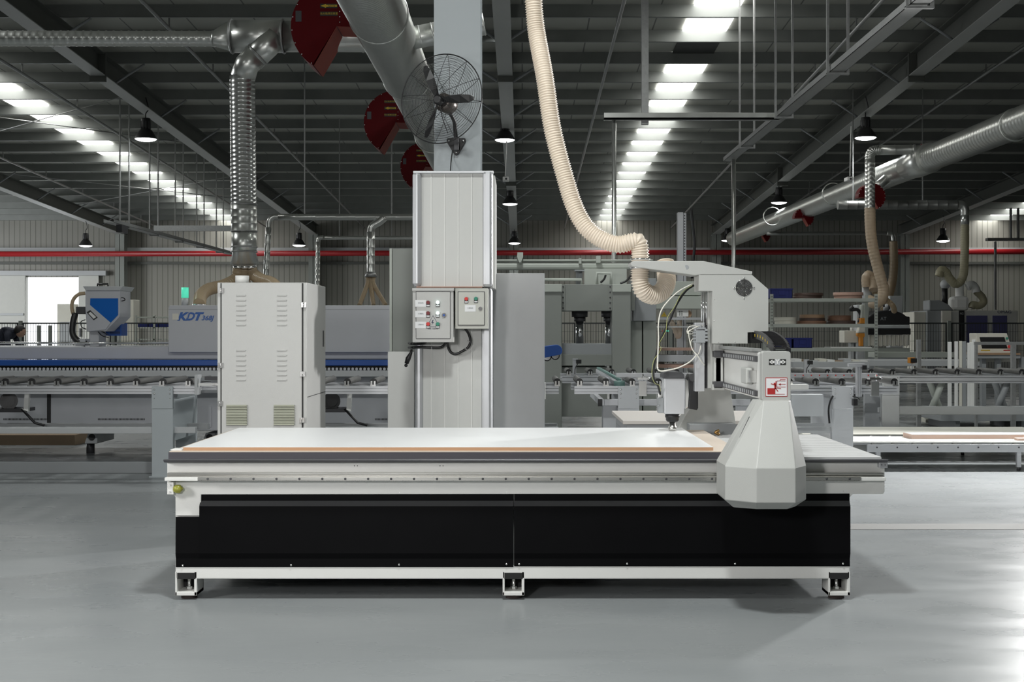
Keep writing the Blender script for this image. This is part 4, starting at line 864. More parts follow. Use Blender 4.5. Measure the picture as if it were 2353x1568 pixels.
for q1 in ([(196, 735, 12.9), (186, 740, 12.88), (188, 752, 12.88), (198, 757, 12.9)], [(225, 762, 12.95), (235, 772, 12.9), (250, 776, 12.9)], [(228, 760, 12.95), (240, 765, 12.9), (247, 770, 12.9)], [(275, 684, 13.0), (284, 685, 12.95), (287, 690, 12.95), (276, 693, 13.0)]): cable('thin_wire', q1, .005, black, t, 6)

# ================================================================ DUCTS left
t = thing('spiral_duct_trunk', 'wide spiral duct running away beneath the roof behind the fan', 'duct', (-1.4, 20, 4.0))
m = MB(); duct(m, [(-1.4, 8.0, 4.30), (-1.4, 16.2, 4.30)], .279, .06, 36, .010, (.45, .75, .95)); m.build('duct_run', galv, t)
m = MB(); duct(m, [(-1.4, 16.2, 4.30), (-1.4, 44, 4.28)], .262, .085, 28, .009, (.45, .75, .95)); m.build('duct_run', galv, t)
for yj in (13.0, 16.2, 21, 27): MB().tor((-1.4, yj, 4.3), (0, 1, 0), .285, .014, 32, 6).build('duct_collar', galv, t)
m = MB(); duct(m, [(-1.2, 14.1, 4.30), (-.4, 14.1, 4.46)], .12, .12); m.tor((-.75, 14.1, 4.39), (1, 0, .2), .125, .012, 24, 5); m.build('side_branch', galv, t)
Yd = 14.2
t = thing('branch_duct', 'horizontal galvanised duct with downpipe to the edge bander', 'duct', P(558, 330, Yd))
m = MB(); duct(m, [P(-150, 88, Yd), P(492, 89, Yd)], .081, .08, 20, .006, (.5, .75, .95)); m.build('duct_run', galv, t)
MB().sweep([P(490, 89, Yd), P(494, 89, Yd), P(533, 84, Yd)], [.088, .086, .17], 26).build('reducer', galv, t)
m = MB().sweep([P(533, 84, Yd), P(652, 84, Yd)], .172, 28); m.build('tee_body', galv, t)
for px in (533, 652): MB().tor(P(px, 84, Yd), (1, 0, 0), .176, .012, 30, 5).build('duct_collar', galv2, t)
m = MB(); duct(m, [P(655, 84, Yd + .02), P(900, 84, Yd + .02)], .165, .25, 26, .006); m.build('duct_run', galv, t)
MB().sweep([P(632, 84, Yd - .05), P(612, 106, Yd - .08), P(580, 138, Yd - .05)], [.135, .135, .13], 26).build('elbow', galv, t)
MB().tor(P(592, 126, Yd - .06), (-.75, 0, -.7), .135, .01, 28, 5).build('duct_collar', galv2, t)
MB().sweep([P(590, 128, Yd - .06), P(568, 148, Yd - .05), P(558, 178, Yd)], [.132, .13, .132], 26).build('elbow', galv, t)
m = MB(); duct(m, [P(557, 176, Yd), P(560, 470, Yd)], .134, .045, 26, .003); m.build('downpipe', mat('galvanised_fluted', (.6, .61, .6), .24, .85, var=.12, scale=30), t)
m = MB(); duct(m, [P(560, 468, Yd), P(561, 532, Yd)], .136, .06, 26, .003); m.build('downpipe', galv, t)
MB().sweep([P(561, 530, Yd), P(561, 580, Yd), P(561, 581, Yd), P(562, 608, Yd)], [.132, .132, .125, .152], 26).build('duct_cone', galv, t)
for py in (470, 532, 568, 579): MB().tor(P(561, py, Yd), (0, 0, 1), .136, .008, 28, 5).build('duct_collar', galv2, t)
for dx_ in (-14, 1, 15): MB().cyl(P(562 + dx_, 608, Yd), P(562 + dx_, 620, Yd), .055, 18).build('outlet', chrome, t)
def hose(name, label, pp, r, m_, pitch=.04, h=.004, group=None, seg=14, par=None, lab=True):
    pts_ = crv([P(a, b, y) for a, b, y in pp], 10); m = MB(); ribbed(m, pts_, r, pitch, h, 4, seg)
    o = m.build(name, m_, par)
    if par is None: tag(o, label, 'hose', group)
    return o
hose('branch_hose', 'tan hose bending left from the downpipe to the edge bander', [(548, 618, Yd), (543, 640, Yd), (515, 656, Yd - .2), (480, 665, Yd - .4), (462, 680, Yd - .7), (458, 700, Yd - 1)], .062, hosed, .035, group='hoses of the edge bander')
hose('branch_hose', 'tan hose dropping straight behind the white stub', [(563, 618, Yd), (562, 650, Yd), (560, 700, Yd - .8)], .058, hosed, .035, group='hoses of the edge bander')
hose('branch_hose', 'tan hose bending right behind the louvred cabinet', [(577, 618, Yd), (582, 630, Yd), (600, 643, Yd - .2), (630, 655, Yd - .4), (660, 700, Yd - .8)], .062, hosed, .035, group='hoses of the edge bander')
# small ducts in the middle distance
t = thing('small_duct', 'thin duct crossing level behind the louvred cabinet with funnel end', 'duct', P(800, 500, 22))
m = MB(); duct(m, [P(640, 499, 22), P(960, 499, 22)], .052, .3, 14, .004); m.build('duct_run', galv, t)
MB().sweep(crv([P(642, 498, 22), P(628, 499, 22), P(619, 508, 22), P(617, 525, 22)], 6), .042, 14).build('elbow', galv, t)
m = MB(); duct(m, [P(617, 523, 22), P(611, 640, 22)], .048, .12, 14, .004); m.build('downpipe', galv, t)
MB().sweep(crv([P(884, 500, 21.9), P(872, 510, 21.9), P(856, 520, 21.9), P(852, 535, 21.9)], 6), .062, 16).build('elbow', galv, t)
m = MB(); duct(m, [P(852, 533, 21.9), P(852, 628, 21.9)], .066, .12, 16, .004); m.build('downpipe', galv, t)
MB().sweep([P(852, 625, 21.9), P(852, 637, 21.9)], [.07, .105], 18).build('funnel', galv2, t)
for a, b in ((-14, -26), (0, 6), (12, 34)): hose('funnel_hose', '', [(852 + a * .5, 637, 21.9), (852 + a * .6, 655, 21.8), (852 + b, 702, 21.5)], .036, hosed, .03, .003, par=t)
for px in (700, 900): MB().box(X(px, 22) - .01, X(px, 22) + .01, 21.99, 22.01, Z(496, 22), rz(22)).build('hanger', galv2, t)
t = thing('small_duct', 'thinner duct further back, dropping right of the lamp', 'duct', P(800, 547, 30))
m = MB(); duct(m, [P(742, 547, 30), P(990, 547, 30)], .045, .3, 12, .004); m.build('duct_run', galv, t)
MB().sweep(crv([P(744, 546, 30), P(733, 548, 30), P(731, 560, 30)], 6), .048, 12).build('elbow', galv, t)
m = MB(); duct(m, [P(731, 556, 30), P(729, 660, 30)], .05, .12, 12, .004); m.build('downpipe', galv, t)
for px in (780, 900): MB().box(X(px, 30) - .01, X(px, 30) + .01, 29.99, 30.01, Z(546, 30), rz(30)).build('hanger', galv2, t)
# red relief casings
def relief(cx, cy, Y0, r, label, mirror=1, a1=240, dpt=.62):
    c = P(cx, cy, Y0); t = thing('relief_casing', label, 'vent casing', c, 'red relief casings on the ducts')
    pts_ = [(c.x, c.z)] + [(c.x + mirror * r * math.cos(math.radians(a)), c.z + r * math.sin(math.radians(a))) for a in range(-2, a1 + 1, 8)]
    m = MB(); n_ = len(pts_); pp_ = pts_ if mirror > 0 else pts_[::-1]
    m.prism(pp_, Y0, Y0 + dpt); m.build('casing', redm, t, .004)
    # liner sheets of the open mouth
    for a in (-2, a1):
        ca, sa = math.cos(math.radians(a)) * mirror, math.sin(math.radians(a)); nx, nz = (sa, -ca) if (a == -2) == (mirror > 0) else (-sa, ca)
        q = [(c.x + ca * .01 + nx * .006, c.z + sa * .01 + nz * .006), (c.x + ca * r * .99 + nx * .006, c.z + sa * r * .99 + nz * .006), (c.x + ca * r * .99, c.z + sa * r * .99), (c.x + ca * .01, c.z + sa * .01)]
        MB().prism(q, Y0 + .01, Y0 + dpt - .01).build('mouth_liner', redin, t)
    seam = MB().box(c.x + mirror * .03, c.x + mirror * .04, Y0 - .006, Y0, c.z, c.z + r * .98).build('seam_strip', redm, t)
    for k in range(8): MB().ball((c.x + mirror * .035, Y0 - .006, c.z + .04 + k * r / 8.6), .008, 6).build('rivet', zinc, seam)
    for a in range(15, a1, 17): MB().ball((c.x + mirror * (r - .012) * math.cos(math.radians(a)), Y0 - .002, c.z + (r - .012) * math.sin(math.radians(a))), .008, 6).build('rivet', zinc, t)
    return t, c
for (cx, cy, Y0, lb) in ((773, 60, 13.6, 'nearest red casing, cut by the top of the picture'), (909, 281, 19.5, 'second red casing, left of the fan'), (977, 383, 25, 'third red casing, partly behind the cladding top')):
    t, c = relief(cx, cy, Y0, .465, lb)
    k = F / Y0
    def at(dx_, dz_): return Vector((c.x + dx_, Y0 - .004, c.z + dz_))
    for j, (dz_, kind) in enumerate(((.30, 'w'), (.205, 'a'), (.105, 'w')) if Y0 > 14 else ((.30, 'w'), (.205, 'a'), (.125, 'w'))):
        p = at(-.075, dz_); MB().box(p.x - .09, p.x + .085, p.y, p.y + .004, p.z - .022, p.z + .022).build('label_plate', inkk, t)
        if kind == 'w': text('label_writing', '无火焰泄压装置', .026, p + Vector((0, -.002, 0)), yell, t)
        else:
            MB().prism([(p.x - .085, p.z), (p.x - .03, p.z + .02), (p.x - .03, p.z + .011), (p.x + .082, p.z + .011), (p.x + .082, p.z - .011), (p.x - .03, p.z - .011), (p.x - .03, p.z - .02)], p.y - .002, p.y).build('flow_arrow', yell, t)
            text('flow_writing', 'FLOW', .026, p + Vector((.028, -.004, 0)), inkk, t, rot=(math.pi / 2, math.pi, 0))
    p = at(-.385, .10); MB().box(p.x - .03, p.x + .03, p.y, p.y + .004, p.z - .055, p.z + .055).build('rating_plate', darkm, t)
# ================================================================ DUCTS right
t = thing('spiral_duct_trunk', 'long spiral duct slanting down across the right half', 'duct', (7.1, 28, 4.2))
m = MB(); duct(m, [(7.5, 17, 4.34), (7.22, 24.5, 4.28)], .223, .12, 24, .01, (.5, .75, .95)); m.build('duct_run', galv, t)
m = MB(); duct(m, [(7.22, 24.5, 4.28), (6.95, 44, 4.25)], .235, .14, 22, .01, (.5, .75, .95)); m.build('duct_run', galv, t)
MB().sweep([(7.24, 23.7, 4.29), (7.22, 24.4, 4.285), (7.2, 24.9, 4.28)], [.27, .27, .235], 26).build('duct_collar', galv, t)
for yj in (20, 30, 36): MB().tor((7.5 - .04 * (yj - 17), yj, 4.3), (0, 1, 0), .24, .014, 26, 6).build('duct_collar', galv, t)
t = thing('offtake_duct', 'galvanised elbow duct dropping from the right trunk duct', 'duct', P(1998, 400, 24))
m = MB(); duct(m, [P(2022, 345, 24), P(2095, 344, 24)], .09, .2, 18, .004); m.build('duct_run', galv, t)
MB().sweep(crv([P(2140, 340, 24.2), P(2120, 345, 24), P(2095, 345, 24)], 5), .092, 18).build('elbow', galv, t); MB().tor(P(2117, 344, 24), (1, 0, 0), .095, .01, 22, 5).build('gate_ring', redm, t)
m = MB(); ribbed(m, crv([P(2024, 345, 24), P(2006, 347, 24), P(1999, 358, 24), P(1999, 368, 24)], 8), .088, .03, .004, 4, 18); m.build('elbow', galv, t)
m = MB(); duct(m, [P(1999, 366, 24), P(1999, 482, 24)], .09, .07, 18, .004); m.build('downpipe', galv, t)
MB().bx(2100, 2104, 332, 358, 23.8, 23.9).build('blast_gate', zinc, t)
hose('drop_hose', 'wide beige hose hanging from the galvanised elbow duct', [(1999, 478, 24), (2000, 520, 24), (2004, 560, 24), (2013, 600, 24), (2024, 640, 24), (2030, 668, 24), (2024, 690, 24), (2008, 697, 24.1), (1998, 690, 24.3)], .098, hoseb, .06, .003, 'hoses in the right background')
hose('robot_hose', 'beige hose arching over the top of the robot arm', [(1991, 660, 24.6), (1990, 640, 24.6), (1997, 632, 24.6), (2006, 645, 24.6), (2008, 668, 24.5)], .085, hoseb, .06, .003, 'hoses in the right background')
hose('cover_hose', 'thin tan hose curling down onto the black dome cover', [(2004, 668, 24.8), (2020, 680, 24.9), (2040, 692, 25), (2052, 704, 25), (2055, 716, 25.2)], .05, hosed, .05, .003, 'hoses in the right background')
t = thing('level_duct', 'level duct behind the right trunk with elbow down to a hose', 'duct', P(2050, 470, 27))
m = MB(); duct(m, [P(1925, 471, 27), P(2200, 471, 27)], .095, .2, 18, .005); m.build('duct_run', mat('dull_galvanised', (.33, .335, .32), .4, .9, var=.15), t)
MB().sweep(crv([P(2196, 471, 27), P(2211, 472, 27), P(2217, 482, 27), P(2217, 496, 27)], 6), .09, 18).build('elbow', galv, t)
MB().sweep([P(2217, 494, 27), P(2217, 518, 27)], .085, 18).build('downpipe', galv, t)
for px in (1960, 2120): MB().box(X(px, 27) - .01, X(px, 27) + .01, 26.99, 27.01, Z(466, 27), rz(27)).build('hanger', galv2, t)
hose('swan_hose', 'olive hose dropping then curling left above the far machines', [(2217, 516, 27), (2217, 560, 27), (2216, 600, 27), (2214, 630, 27), (2206, 648, 27), (2194, 652, 27), (2182, 640, 27), (2172, 624, 27), (2162, 622, 27), (2157, 636, 27)], .085, hosey, .05, .003, 'hoses in the right background')
t = thing('level_duct', 'thin level duct low in the back right ending in elbow', 'duct', P(1900, 537, 38))
m = MB(); duct(m, [P(1762, 537, 38), P(2040, 536, 38)], .05, .4, 12, .004); m.build('duct_run', MATS['dull_galvanised'], t); MB().sweep(crv([P(2038, 536, 38), P(2050, 539, 38), P(2053, 555, 38)], 6), [.06] * 13, 12).build('elbow', galv, t)
for px in (1860, 1990): MB().box(X(px, 38) - .01, X(px, 38) + .01, 37.99, 38.01, Z(536, 38), rz(38)).build('hanger', galv2, t)
hose('far_hose', 'dim olive hose hanging far back behind the wide beige hose', [(2053, 555, 38), (2054, 610, 38), (2050, 650, 38), (2040, 690, 38), (2032, 715, 37)], .12, hosed, .1, .004, 'hoses in the right background')
for (cx, cy, Y0, lb) in ((2004, 452, 25.6, 'red casing half behind the elbow downpipe'), (1848, 500, 33, 'small red casing under the right trunk duct'), (1752, 540, 40, 'smallest red casing at the far end of the right trunk')):
    t, c = relief(cx, cy, Y0, .26 if Y0 < 30 else .24, lb, -1, 240, .3); MB().cyl((c.x, Y0 + .15, c.z + .1), (7.15, Y0 + .15, 4.26), .09, 14).build('duct_neck', galv, t)
# ================================================================ STRUT FRAMES overhead
t = thing('strut_frame', 'galvanised strut rail on hangers slanting over the router', 'frame', (3.33, 16, 3.99))
zs = 3.99
def ch(xa, xb, y0, y1, z, par, m_=galv2): return MB().box(xa, xb, y0, y1, z - .035, z - .03).box(xa, xa + .005, y0, y1, z - .035, z + .03).box(xb - .005, xb, y0, y1, z - .035, z + .03).build('strut_rail', m_, par)
ch(3.25, 3.41, 9.3, 21.6, zs, t)
MB().bx(1388, 1792, 259, 274, 17.2, 17.27).bx(1388, 1792, 270, 274, 17.2, 17.33).build('cross_rail', galv, t, .001)
def hgr(xc, yy, z, top, par, w=.08):
    m = MB().box(xc - w - .012, xc - w + .012, yy - .02, yy + .02, z - .06, top); m.box(xc + w - .012, xc + w + .012, yy - .02, yy + .02, z - .06, top); m.box(xc - w - .012, xc + w + .012, yy - .025, yy + .025, z - .07, z - .05); m.build('hanger', galv2, par)
for yy in (11.2, 14.1, 17.0, 19.8): hgr(3.33, yy, zs, rz(yy) - .1, t, .107)
MB().box(X(1483, 17.25) - .045, X(1483, 17.25) + .045, 17.28, 17.36, zs - .1, rz(17.3) - .1).build('hanger', galv2, t)
t1 = tag(MB().cyl(P(1411, 274, 17.3), (X(1411, 17.3), 17.3, .0), .031, 12).build('drop_pole', galv), 'steel pole dropping from the left end of the cross rail', 'pole')
tag(MB().cyl(P(1686, 362, 21.3), (X(1686, 21.3), 21.3, 0), .034, 12).build('drop_pole', galv), 'thin steel pole dropping behind the router arm', 'pole')
t = thing('strut_frame', 'distant strut rail on paired hangers left of the downpipe', 'frame', (-7.8, 30, 3.3))
ch(-7.93, -7.73, 25.3, 36, 3.3, t); MB().box(-7.5, -5.6, 27.2, 27.3, 3.25, 3.36).build('cross_rail', galv2, t)
for yy in (26.3, 28.4, 30.5, 32.5, 34.6): hgr(-7.83, yy, 3.3, rz(yy) - .1, t, .09)
MB().bx(267, 280, 516, 534, 25.5, 25.9).build('reel', darkm, t)
t = thing('strut_frame', 'strut rail with two hangers high at the right edge', 'frame', (13, 36, 3.5))
MB().bx(2270, 2360, 547, 553, 36, 36.2).build('cross_rail', galv2, t)
for px in (2324, 2341): MB().bx(px - 1.5, px + 1.5, 478, 549, 36, 36.1).build('hanger', galv2, t)
MB().bx(2287, 2290, 555, 712, 36, 36.1).build('hanger', galv2, t)
# little cameras on rods
for (px, py0, py1, Y0, lb) in ((1163, 325, 410, 24, 'small white camera on a rod right of the cladding'), (1955, 290, 410, 24, 'small white camera on a rod above the right duct')):
    t = thing('ceiling_camera', lb, 'camera', P(px, py1, Y0), 'ceiling cameras')
    MB().cyl(P(px + 1, py0, Y0), P(px - 2, py1 - 5, Y0), .011, 8).build('rod', whitep, t)
    MB().bx(px - 8, px + 6, py1 - 4, py1 + 5, Y0 - .15, Y0 + .1).build('camera_body', whitep, t, .01); MB().cyl(P(px, py1 + 1, Y0 - .17), P(px, py1 + 1, Y0 - .15), .02, 10).build('lens', black, t)

# ================================================================ PRESS (middle background)
Yp = 15.5
t = thing('hydraulic_press', 'dark grey hydraulic press with chrome rams behind the rollers', 'machine', (X(1350, Yp), Yp + .6, 0))
for x0, x1 in ((1246, 1291), (1407, 1450)):
    c = MB().bx(x0, x1, 653, 1000, Yp - .1, Yp + .4).build('press_column', greengrey, t, .012)
    MB().bx(x0 + (0), x1, 653, 671, Yp - .115, Yp - .1).build('column_cap', palegreen, c, .004)
hb = MB().bx(1288, 1410, 653.5, 715, Yp, Yp + .6).build('head_beam', greengrey, t, .006)
for px in (1294, 1402):
    pl_ = MB().bx(px - 5, px + 5, 654, 714, Yp - .012, Yp).build('bolt_plate', greengrey, hb, .002)
    for k in range(5): MB().ball(P(px, 659 + 12.3 * k, Yp - .012), .009, 8).build('bolt', darkm, pl_)
for px in (1332, 1400):
    r = MB().cyl(P(px, 738, Yp + .3), P(px, 790, Yp + .3), .047, 20).build('ram', chrome, t)
    m = MB().cyl(P(px, 716, Yp + .3), P(px, 729, Yp + .3), .095, 22); m.cyl(P(px, 729, Yp + .3), P(px, 739, Yp + .3), .068, 22); m.build('ram_flange', darkm, r)
m = MB().bx(1288, 1410, 790, 815, Yp + .05, Yp + .6); m.build('platen', mgrey, t, .004)
MB().bx(1288, 1410, 815, 841, Yp + .02, Yp + .6).build('lower_beam', greengrey, t, .004)
MB().bx(1288, 1395, 843, 958, Yp + .1, Yp + .6).build('press_base', greengrey, t, .004)
m = MB().bx(1455, 1508, 640, 738, Yp + .2, Yp + .9); m.build('side_housing', mgrey, t, .006)
MB().bx(1450, 1459, 657, 714, Yp, Yp + .2).build('bolt_plate', greengrey, t, .003)
for x0, x1 in ((1448, 1475), (1478, 1508)): MB().bx(x0, x1, 738, 990, Yp + .5, Yp + .9).build('support_leg', palegreen, t, .004)
m = MB().cyl(P(1330, 622, Yp + .3), P(1330, 655, Yp + .3), .035, 12); m.cyl(P(1336, 622, Yp + .3), P(1336, 655, Yp + .3), .012, 8)
m.bx(1321, 1343, 620, 623, Yp + .2, Yp + .4); m.build('top_cylinder', mgrey, t)
MB().sweep([P(1250, 643, Yp + .2), P(1336, 643, Yp + .2), P(1336, 655, Yp + .2)], .018, 8).build('hydraulic_pipe', palegreen, t)
MB().sweep([P(1372, 655, Yp + .2), P(1372, 628, Yp + .2), P(1404, 628, Yp + .2), P(1404, 655, Yp + .2)], .018, 8).build('hydraulic_pipe', palegreen, t)
MB().bx(1343, 1440, 618, 655, Yp + .7, Yp + .8).build('rear_plate', palegreen, t)
cable('hose_line', [(1380, 650, Yp), (1388, 642, Yp), (1392, 632, Yp)], .012, black, t); cable('hose_line', [(1425, 652, Yp), (1440, 645, Yp), (1452, 630, Yp)], .012, black, t)
t = thing('overhead_beam', 'pale green tubular beam running level above the press', 'beam', P(1300, 620, 16.4))
MB().bx(1135, 1500, 603, 620, 16.3, 16.5).build('beam_tube', palegreen, t, .03)
MB().cyl(P(1135, 599, 16.3), P(1500, 599, 16.3), .014, 8).build('thin_pipe', palegreen, t)
for px in (1196, 1333): MB().bx(px - 3, px + 3, 593, 606, 16.25, 16.3).build('pipe_clip', palegreen, t)
MB().pprism([(1189, 580), (1202, 580), (1202, 590), (1197, 603), (1193, 603), (1188, 590)], 16.2, 16.3).build('lifting_lug', palegreen, t); MB().bx(1370, 1380, 588, 604, 16.2, 16.3).build('lifting_lug', palegreen, t)
MB().box(X(1120, 16.3), X(1128, 16.3), 16.3, 16.5, 0, Z(604, 16.3)).build('beam_post', palegreen, t); MB().box(X(1490, 16.3), X(1500, 16.3), 17.0, 17.2, 0, Z(604, 16.3)).build('beam_post', palegreen, t)
# blue belt unit
t = thing('belt_press_unit', 'blue rounded belt unit poking out right of the grey cabinet', 'machine', P(1255, 820, 12.4))
pp = [(1225, 800)] + [(1279 + 13 * math.cos(math.radians(a)), 806 + 13 * math.sin(math.radians(a))) for a in range(-100, 60, 16)] + [(1225, 828)]
MB().pprism(pp, 12.4, 12.7).build('belt_cover', bluepaint, t, .004)
for px, py in ((1257, 820), (1276, 817)): MB().cyl(P(px, py, 12.42), P(px, py, 12.68), .034, 18).build('belt_wheel', chrome, t); MB().tor(P(px, py, 12.45), (0, 1, 0), .036, .007, 20, 5).build('wheel_tyre', black, t)
MB().box(X(1225, 12.4), X(1235, 12.4), 12.45, 12.65, 0, Z(806, 12.4)).build('unit_post', mgrey, t)
# mast
t = thing('profile_mast', 'tall notched aluminium profile rising behind the hose arm', 'mast', P(1567, 900, 19.2))
m = MB().bx(1558, 1570, 488, 955, 19.2, 19.35); m.bx(1571, 1577, 490, 955, 19.22, 19.35); mm = m.build('mast_profile', alu, t)
d0 = MB().bx(1572.5, 1574.5, 494, 497, 19.21, 19.22).build('notch', inkk, mm); rep(d0, [(0, 0, -6.5 * 19.2 / F * k) for k in range(1, 18)])
cable('black_chain', [(1588, 480, 19.4), (1592, 520, 19.4), (1596, 560, 19.4), (1593, 600, 19.4), (1590, 640, 19.4)], .02, black, t, 6)
# rear machine seen through the gap
Yr = 18.0
t = thing('boring_machine', 'pale green machine with wide beams behind the hanging cables', 'machine', (X(1555, Yr), Yr + .5, 0))
MB().bx(1508, 1615, 647, 679, Yr, Yr + .6).build('upper_beam', palegreen, t, .006); MB().bx(1508, 1615, 681, 710, Yr - .1, Yr + .6).build('lower_beam', palegreen, t, .006)
MB().bx(1556, 1582, 711, 728, Yr - .05, Yr).build('button_box', whitep, t, .003)
for a in (1562, 1567):
    for b in (716, 720, 724): MB().bx(a - 1, a + 1, b - 1, b + 1, Yr - .056, Yr - .05).build('small_button', inkk, t)
MB().pprism([(1519, 728), (1533, 728), (1526, 717)], Yr - .06, Yr - .05).build('hazard_triangle', mat('amber_sign', (.45, .32, .03), .6), t); text('hazard_writing', '!', .05, P(1526, 724.5, Yr - .063), inkk, t)
MB().bx(1515, 1612, 730, 735, Yr - .1, Yr).build('shelf_rail', alu, t); MB().bx(1510, 1610, 750, 753, Yr - .1, Yr).build('shelf_rail', pgrey, t)
MB().cyl(P(1581, 722, Yr - .02), P(1581, 722, Yr + .1), .05, 20).build('tan_disc', wood4, t)
hose('hanging_hose', '', [(1540, 735, Yr + .1), (1550, 755, Yr + .1), (1558, 775, Yr + .1), (1562, 760, Yr + .1), (1561, 735, Yr + .1)], .035, hosem, .06, .003, par=t)
MB().bx(1514, 1612, 800, 806, Yr - .3, Yr + .2).build('wood_strip', wood3, t); MB().bx(1514, 1612, 816, 832, Yr - .3, Yr).build('conveyor_rail', alu, t, .003)
MB().bx(1514, 1612, 838, 846, Yr - .3, Yr + .3).build('wood_strip', wood3, t)
for px in (1545, 1575): MB().cyl(P(px, 811, Yr - .3), P(px, 811, Yr + .3), .03, 12).build('roller', rollg, t)
for px in (1520, 1600): MB().box(X(px, Yr) - .04, X(px, Yr) + .04, Yr, Yr + .1, 0, Z(816, Yr)).build('leg', palegreen, t)
for px, m_ in ((1542, redb), (1552, lgreen), (1556, lgreen)): MB().ball(P(px - 20, 761, Yr - .12), .008, 8).build('indicator', m_, t)
t = thing('orange_gantry', 'orange steel frame between the press and hanging cables', 'frame', P(1475, 850, 16.8))
MB().bx(1454, 1485, 789, 845, 16.8, 16.85).build('plate', orange, t, .003); MB().bx(1486.5, 1498, 789, 870, 16.75, 16.85).build('side_upright', orange, t, .003)
MB().bx(1456, 1484, 800, 806, 16.6, 16.8).build('clamp_bar', mgrey, t); MB().bx(1456, 1474, 816, 832, 16.6, 16.8).build('clamp_base', mgrey, t); MB().box(X(1454, 16.8), X(1498, 16.8), 16.85, 16.95, 0, Z(842, 16.8)).build('stand', greengrey, t)

# ================================================================ RACK with coils and bins
Yk = 22.0
t = thing('storage_rack', 'grey slotted steel rack with three shelves at right', 'rack', (X(1892, Yk), Yk + .3, 0))
for px in (1773.5, 2013.5):
    for yy in (Yk, Yk + .62):
        m = MB().box(X(px, Yk) - .026, X(px, Yk) + .026, yy, yy + .02, 0, Z(676, Yk)); u = m.build('rack_upright', palegreen, t)
        if yy == Yk:
            d0 = MB().box(X(px, Yk) - .014, X(px, Yk) - .006, yy - .002, yy, Z(682, Yk) - .01, Z(682, Yk) + .01).box(X(px, Yk) + .006, X(px, Yk) + .014, yy - .002, yy, Z(682, Yk) - .01, Z(682, Yk) + .01).build('slot_pair', inkk, u); rep(d0, [(0, 0, -.052 * k) for k in range(1, 24)])
for py in (686, 744.5, 800): MB().box(X(1776, Yk), X(2011, Yk), Yk + .0, Yk + .62, Z(py + 8, Yk), Z(py, Yk)).build('shelf', palegreen, t, .003)
zs1, zs2, zs3 = Z(686, Yk), Z(744.5, Yk), Z(800, Yk)
def bin_(px0, px1, h, z, label, Y0=Yk + .05, dpt=.35, group='blue plastic bins'):
    x0, x1 = X(px0, Y0), X(px1, Y0); t = thing('plastic_bin', label, 'bin', ((x0 + x1) / 2, Y0 + dpt / 2, z), group)
    m = MB(); e = .008; m.box(x0, x1, Y0, Y0 + e, z, z + h); m.box(x0, x1, Y0 + dpt - e, Y0 + dpt, z, z + h); m.box(x0, x0 + e, Y0, Y0 + dpt, z, z + h); m.box(x1 - e, x1, Y0, Y0 + dpt, z, z + h); m.box(x0, x1, Y0, Y0 + dpt, z, z + e)
    m.box(x0 - .008, x1 + .008, Y0 - .01, Y0 + .006, z + h - .02, z + h)
    for k in (.15, .3, .7, .85): m.box(x0 + (x1 - x0) * k - .004, x0 + (x1 - x0) * k + .004, Y0 - .006, Y0, z, z + h - .02)
    m.build('bin_body', bluebin_m, t); MB().box((x0 + x1) / 2 - .05, (x0 + x1) / 2 + .05, Y0 - .01, Y0 - .002, z + h * .35, z + h * .75).build('label_holder', bluebin_m, t)
bin_(1771, 1821, .165, zs1, 'blue bin on the top shelf of the right rack')
bin_(1777, 1820, .165, zs3, 'left blue bin on the lowest shelf of the right rack'); bin_(1822.5, 1866, .165, zs3, 'right blue bin on the lowest shelf of the right rack')
def coil(px0, px1, z, h, m_, label, Y0=Yk + .3):
    x0, x1 = X(px0, Y0), X(px1, Y0); r = (x1 - x0) / 2; cx = (x0 + x1) / 2; n_ = 32; rings = []
    for rr, zz in ((r, z), (r, z + h), (r * .55, z + h), (r * .55, z), (r, z)): rings.append([(cx + rr * math.cos(a), Y0 + min(rr, .29) / max(rr, 1e-6) * rr * math.sin(a), zz) for a in [2 * math.pi * k / n_ for k in range(n_)]])
    o = MB().loft(rings, False).build('edge_tape_coil', m_); tag(o, label, 'coil', 'edge tape coils on the rack'); return z + h
coil(1822, 1888, zs1, .05, wood2, 'dark brown coil on the top shelf beside the blue bin, lower'); coil(1823, 1891, zs1 + .05, .045, wood2, 'dark brown coil on the top shelf beside the blue bin, upper')
coil(1917, 1980, zs1, .055, wood3, 'pink coil on the top shelf, the lower one'); coil(1915, 1983, zs1 + .055, .05, wood3, 'pink coil on the top shelf, the upper one')
coil(1780, 1829, zs2, .055, cream, 'cream coil on the middle shelf, lower of two'); coil(1779, 1829, zs2 + .055, .055, cream, 'cream coil on the middle shelf, upper of two')
z = coil(1831, 1898, zs2, .05, wood1, 'brown coil under two others on the middle shelf'); z = coil(1837, 1895, z, .05, wood2, 'dark coil sandwiched in the middle shelf stack'); coil(1838, 1894, z, .055, wood4, 'light tan coil topping the middle shelf stack')
z = coil(1901, 1965, zs2, .055, wood2, 'dark brown wide coil below another, right on the middle shelf'); coil(1902, 1955, z, .085, wood1, 'brown coil topping the right stack of the middle shelf')
tag(MB().box(X(1910, Yk), X(2005, Yk), Yk + .05, Yk + .5, zs3, zs3 + .012).build('paper_sheets', whitep), 'loose white sheets on the lowest rack shelf', 'paper')
t = thing('clutter_bench', 'low bench of pale offcuts below the rack shelves', 'bench', P(1900, 850, 20))
MB().bx(1822, 1998, 832, 846, 19.5, 20.4).build('bench_top', pgrey, t, .004); MB().bx(1822, 1965, 846, 856, 18.5, 18.9).build('front_rail', pgrey, t, .01)
for k in range(9): MB().bx(1826 + 19 * k, 1842 + 19 * k, 825 + (k % 3) * 2, 832, 19.7 + .05 * (k % 2), 20.1).build('offcut', (whitep, card, pgrey, cream)[k % 4], t)
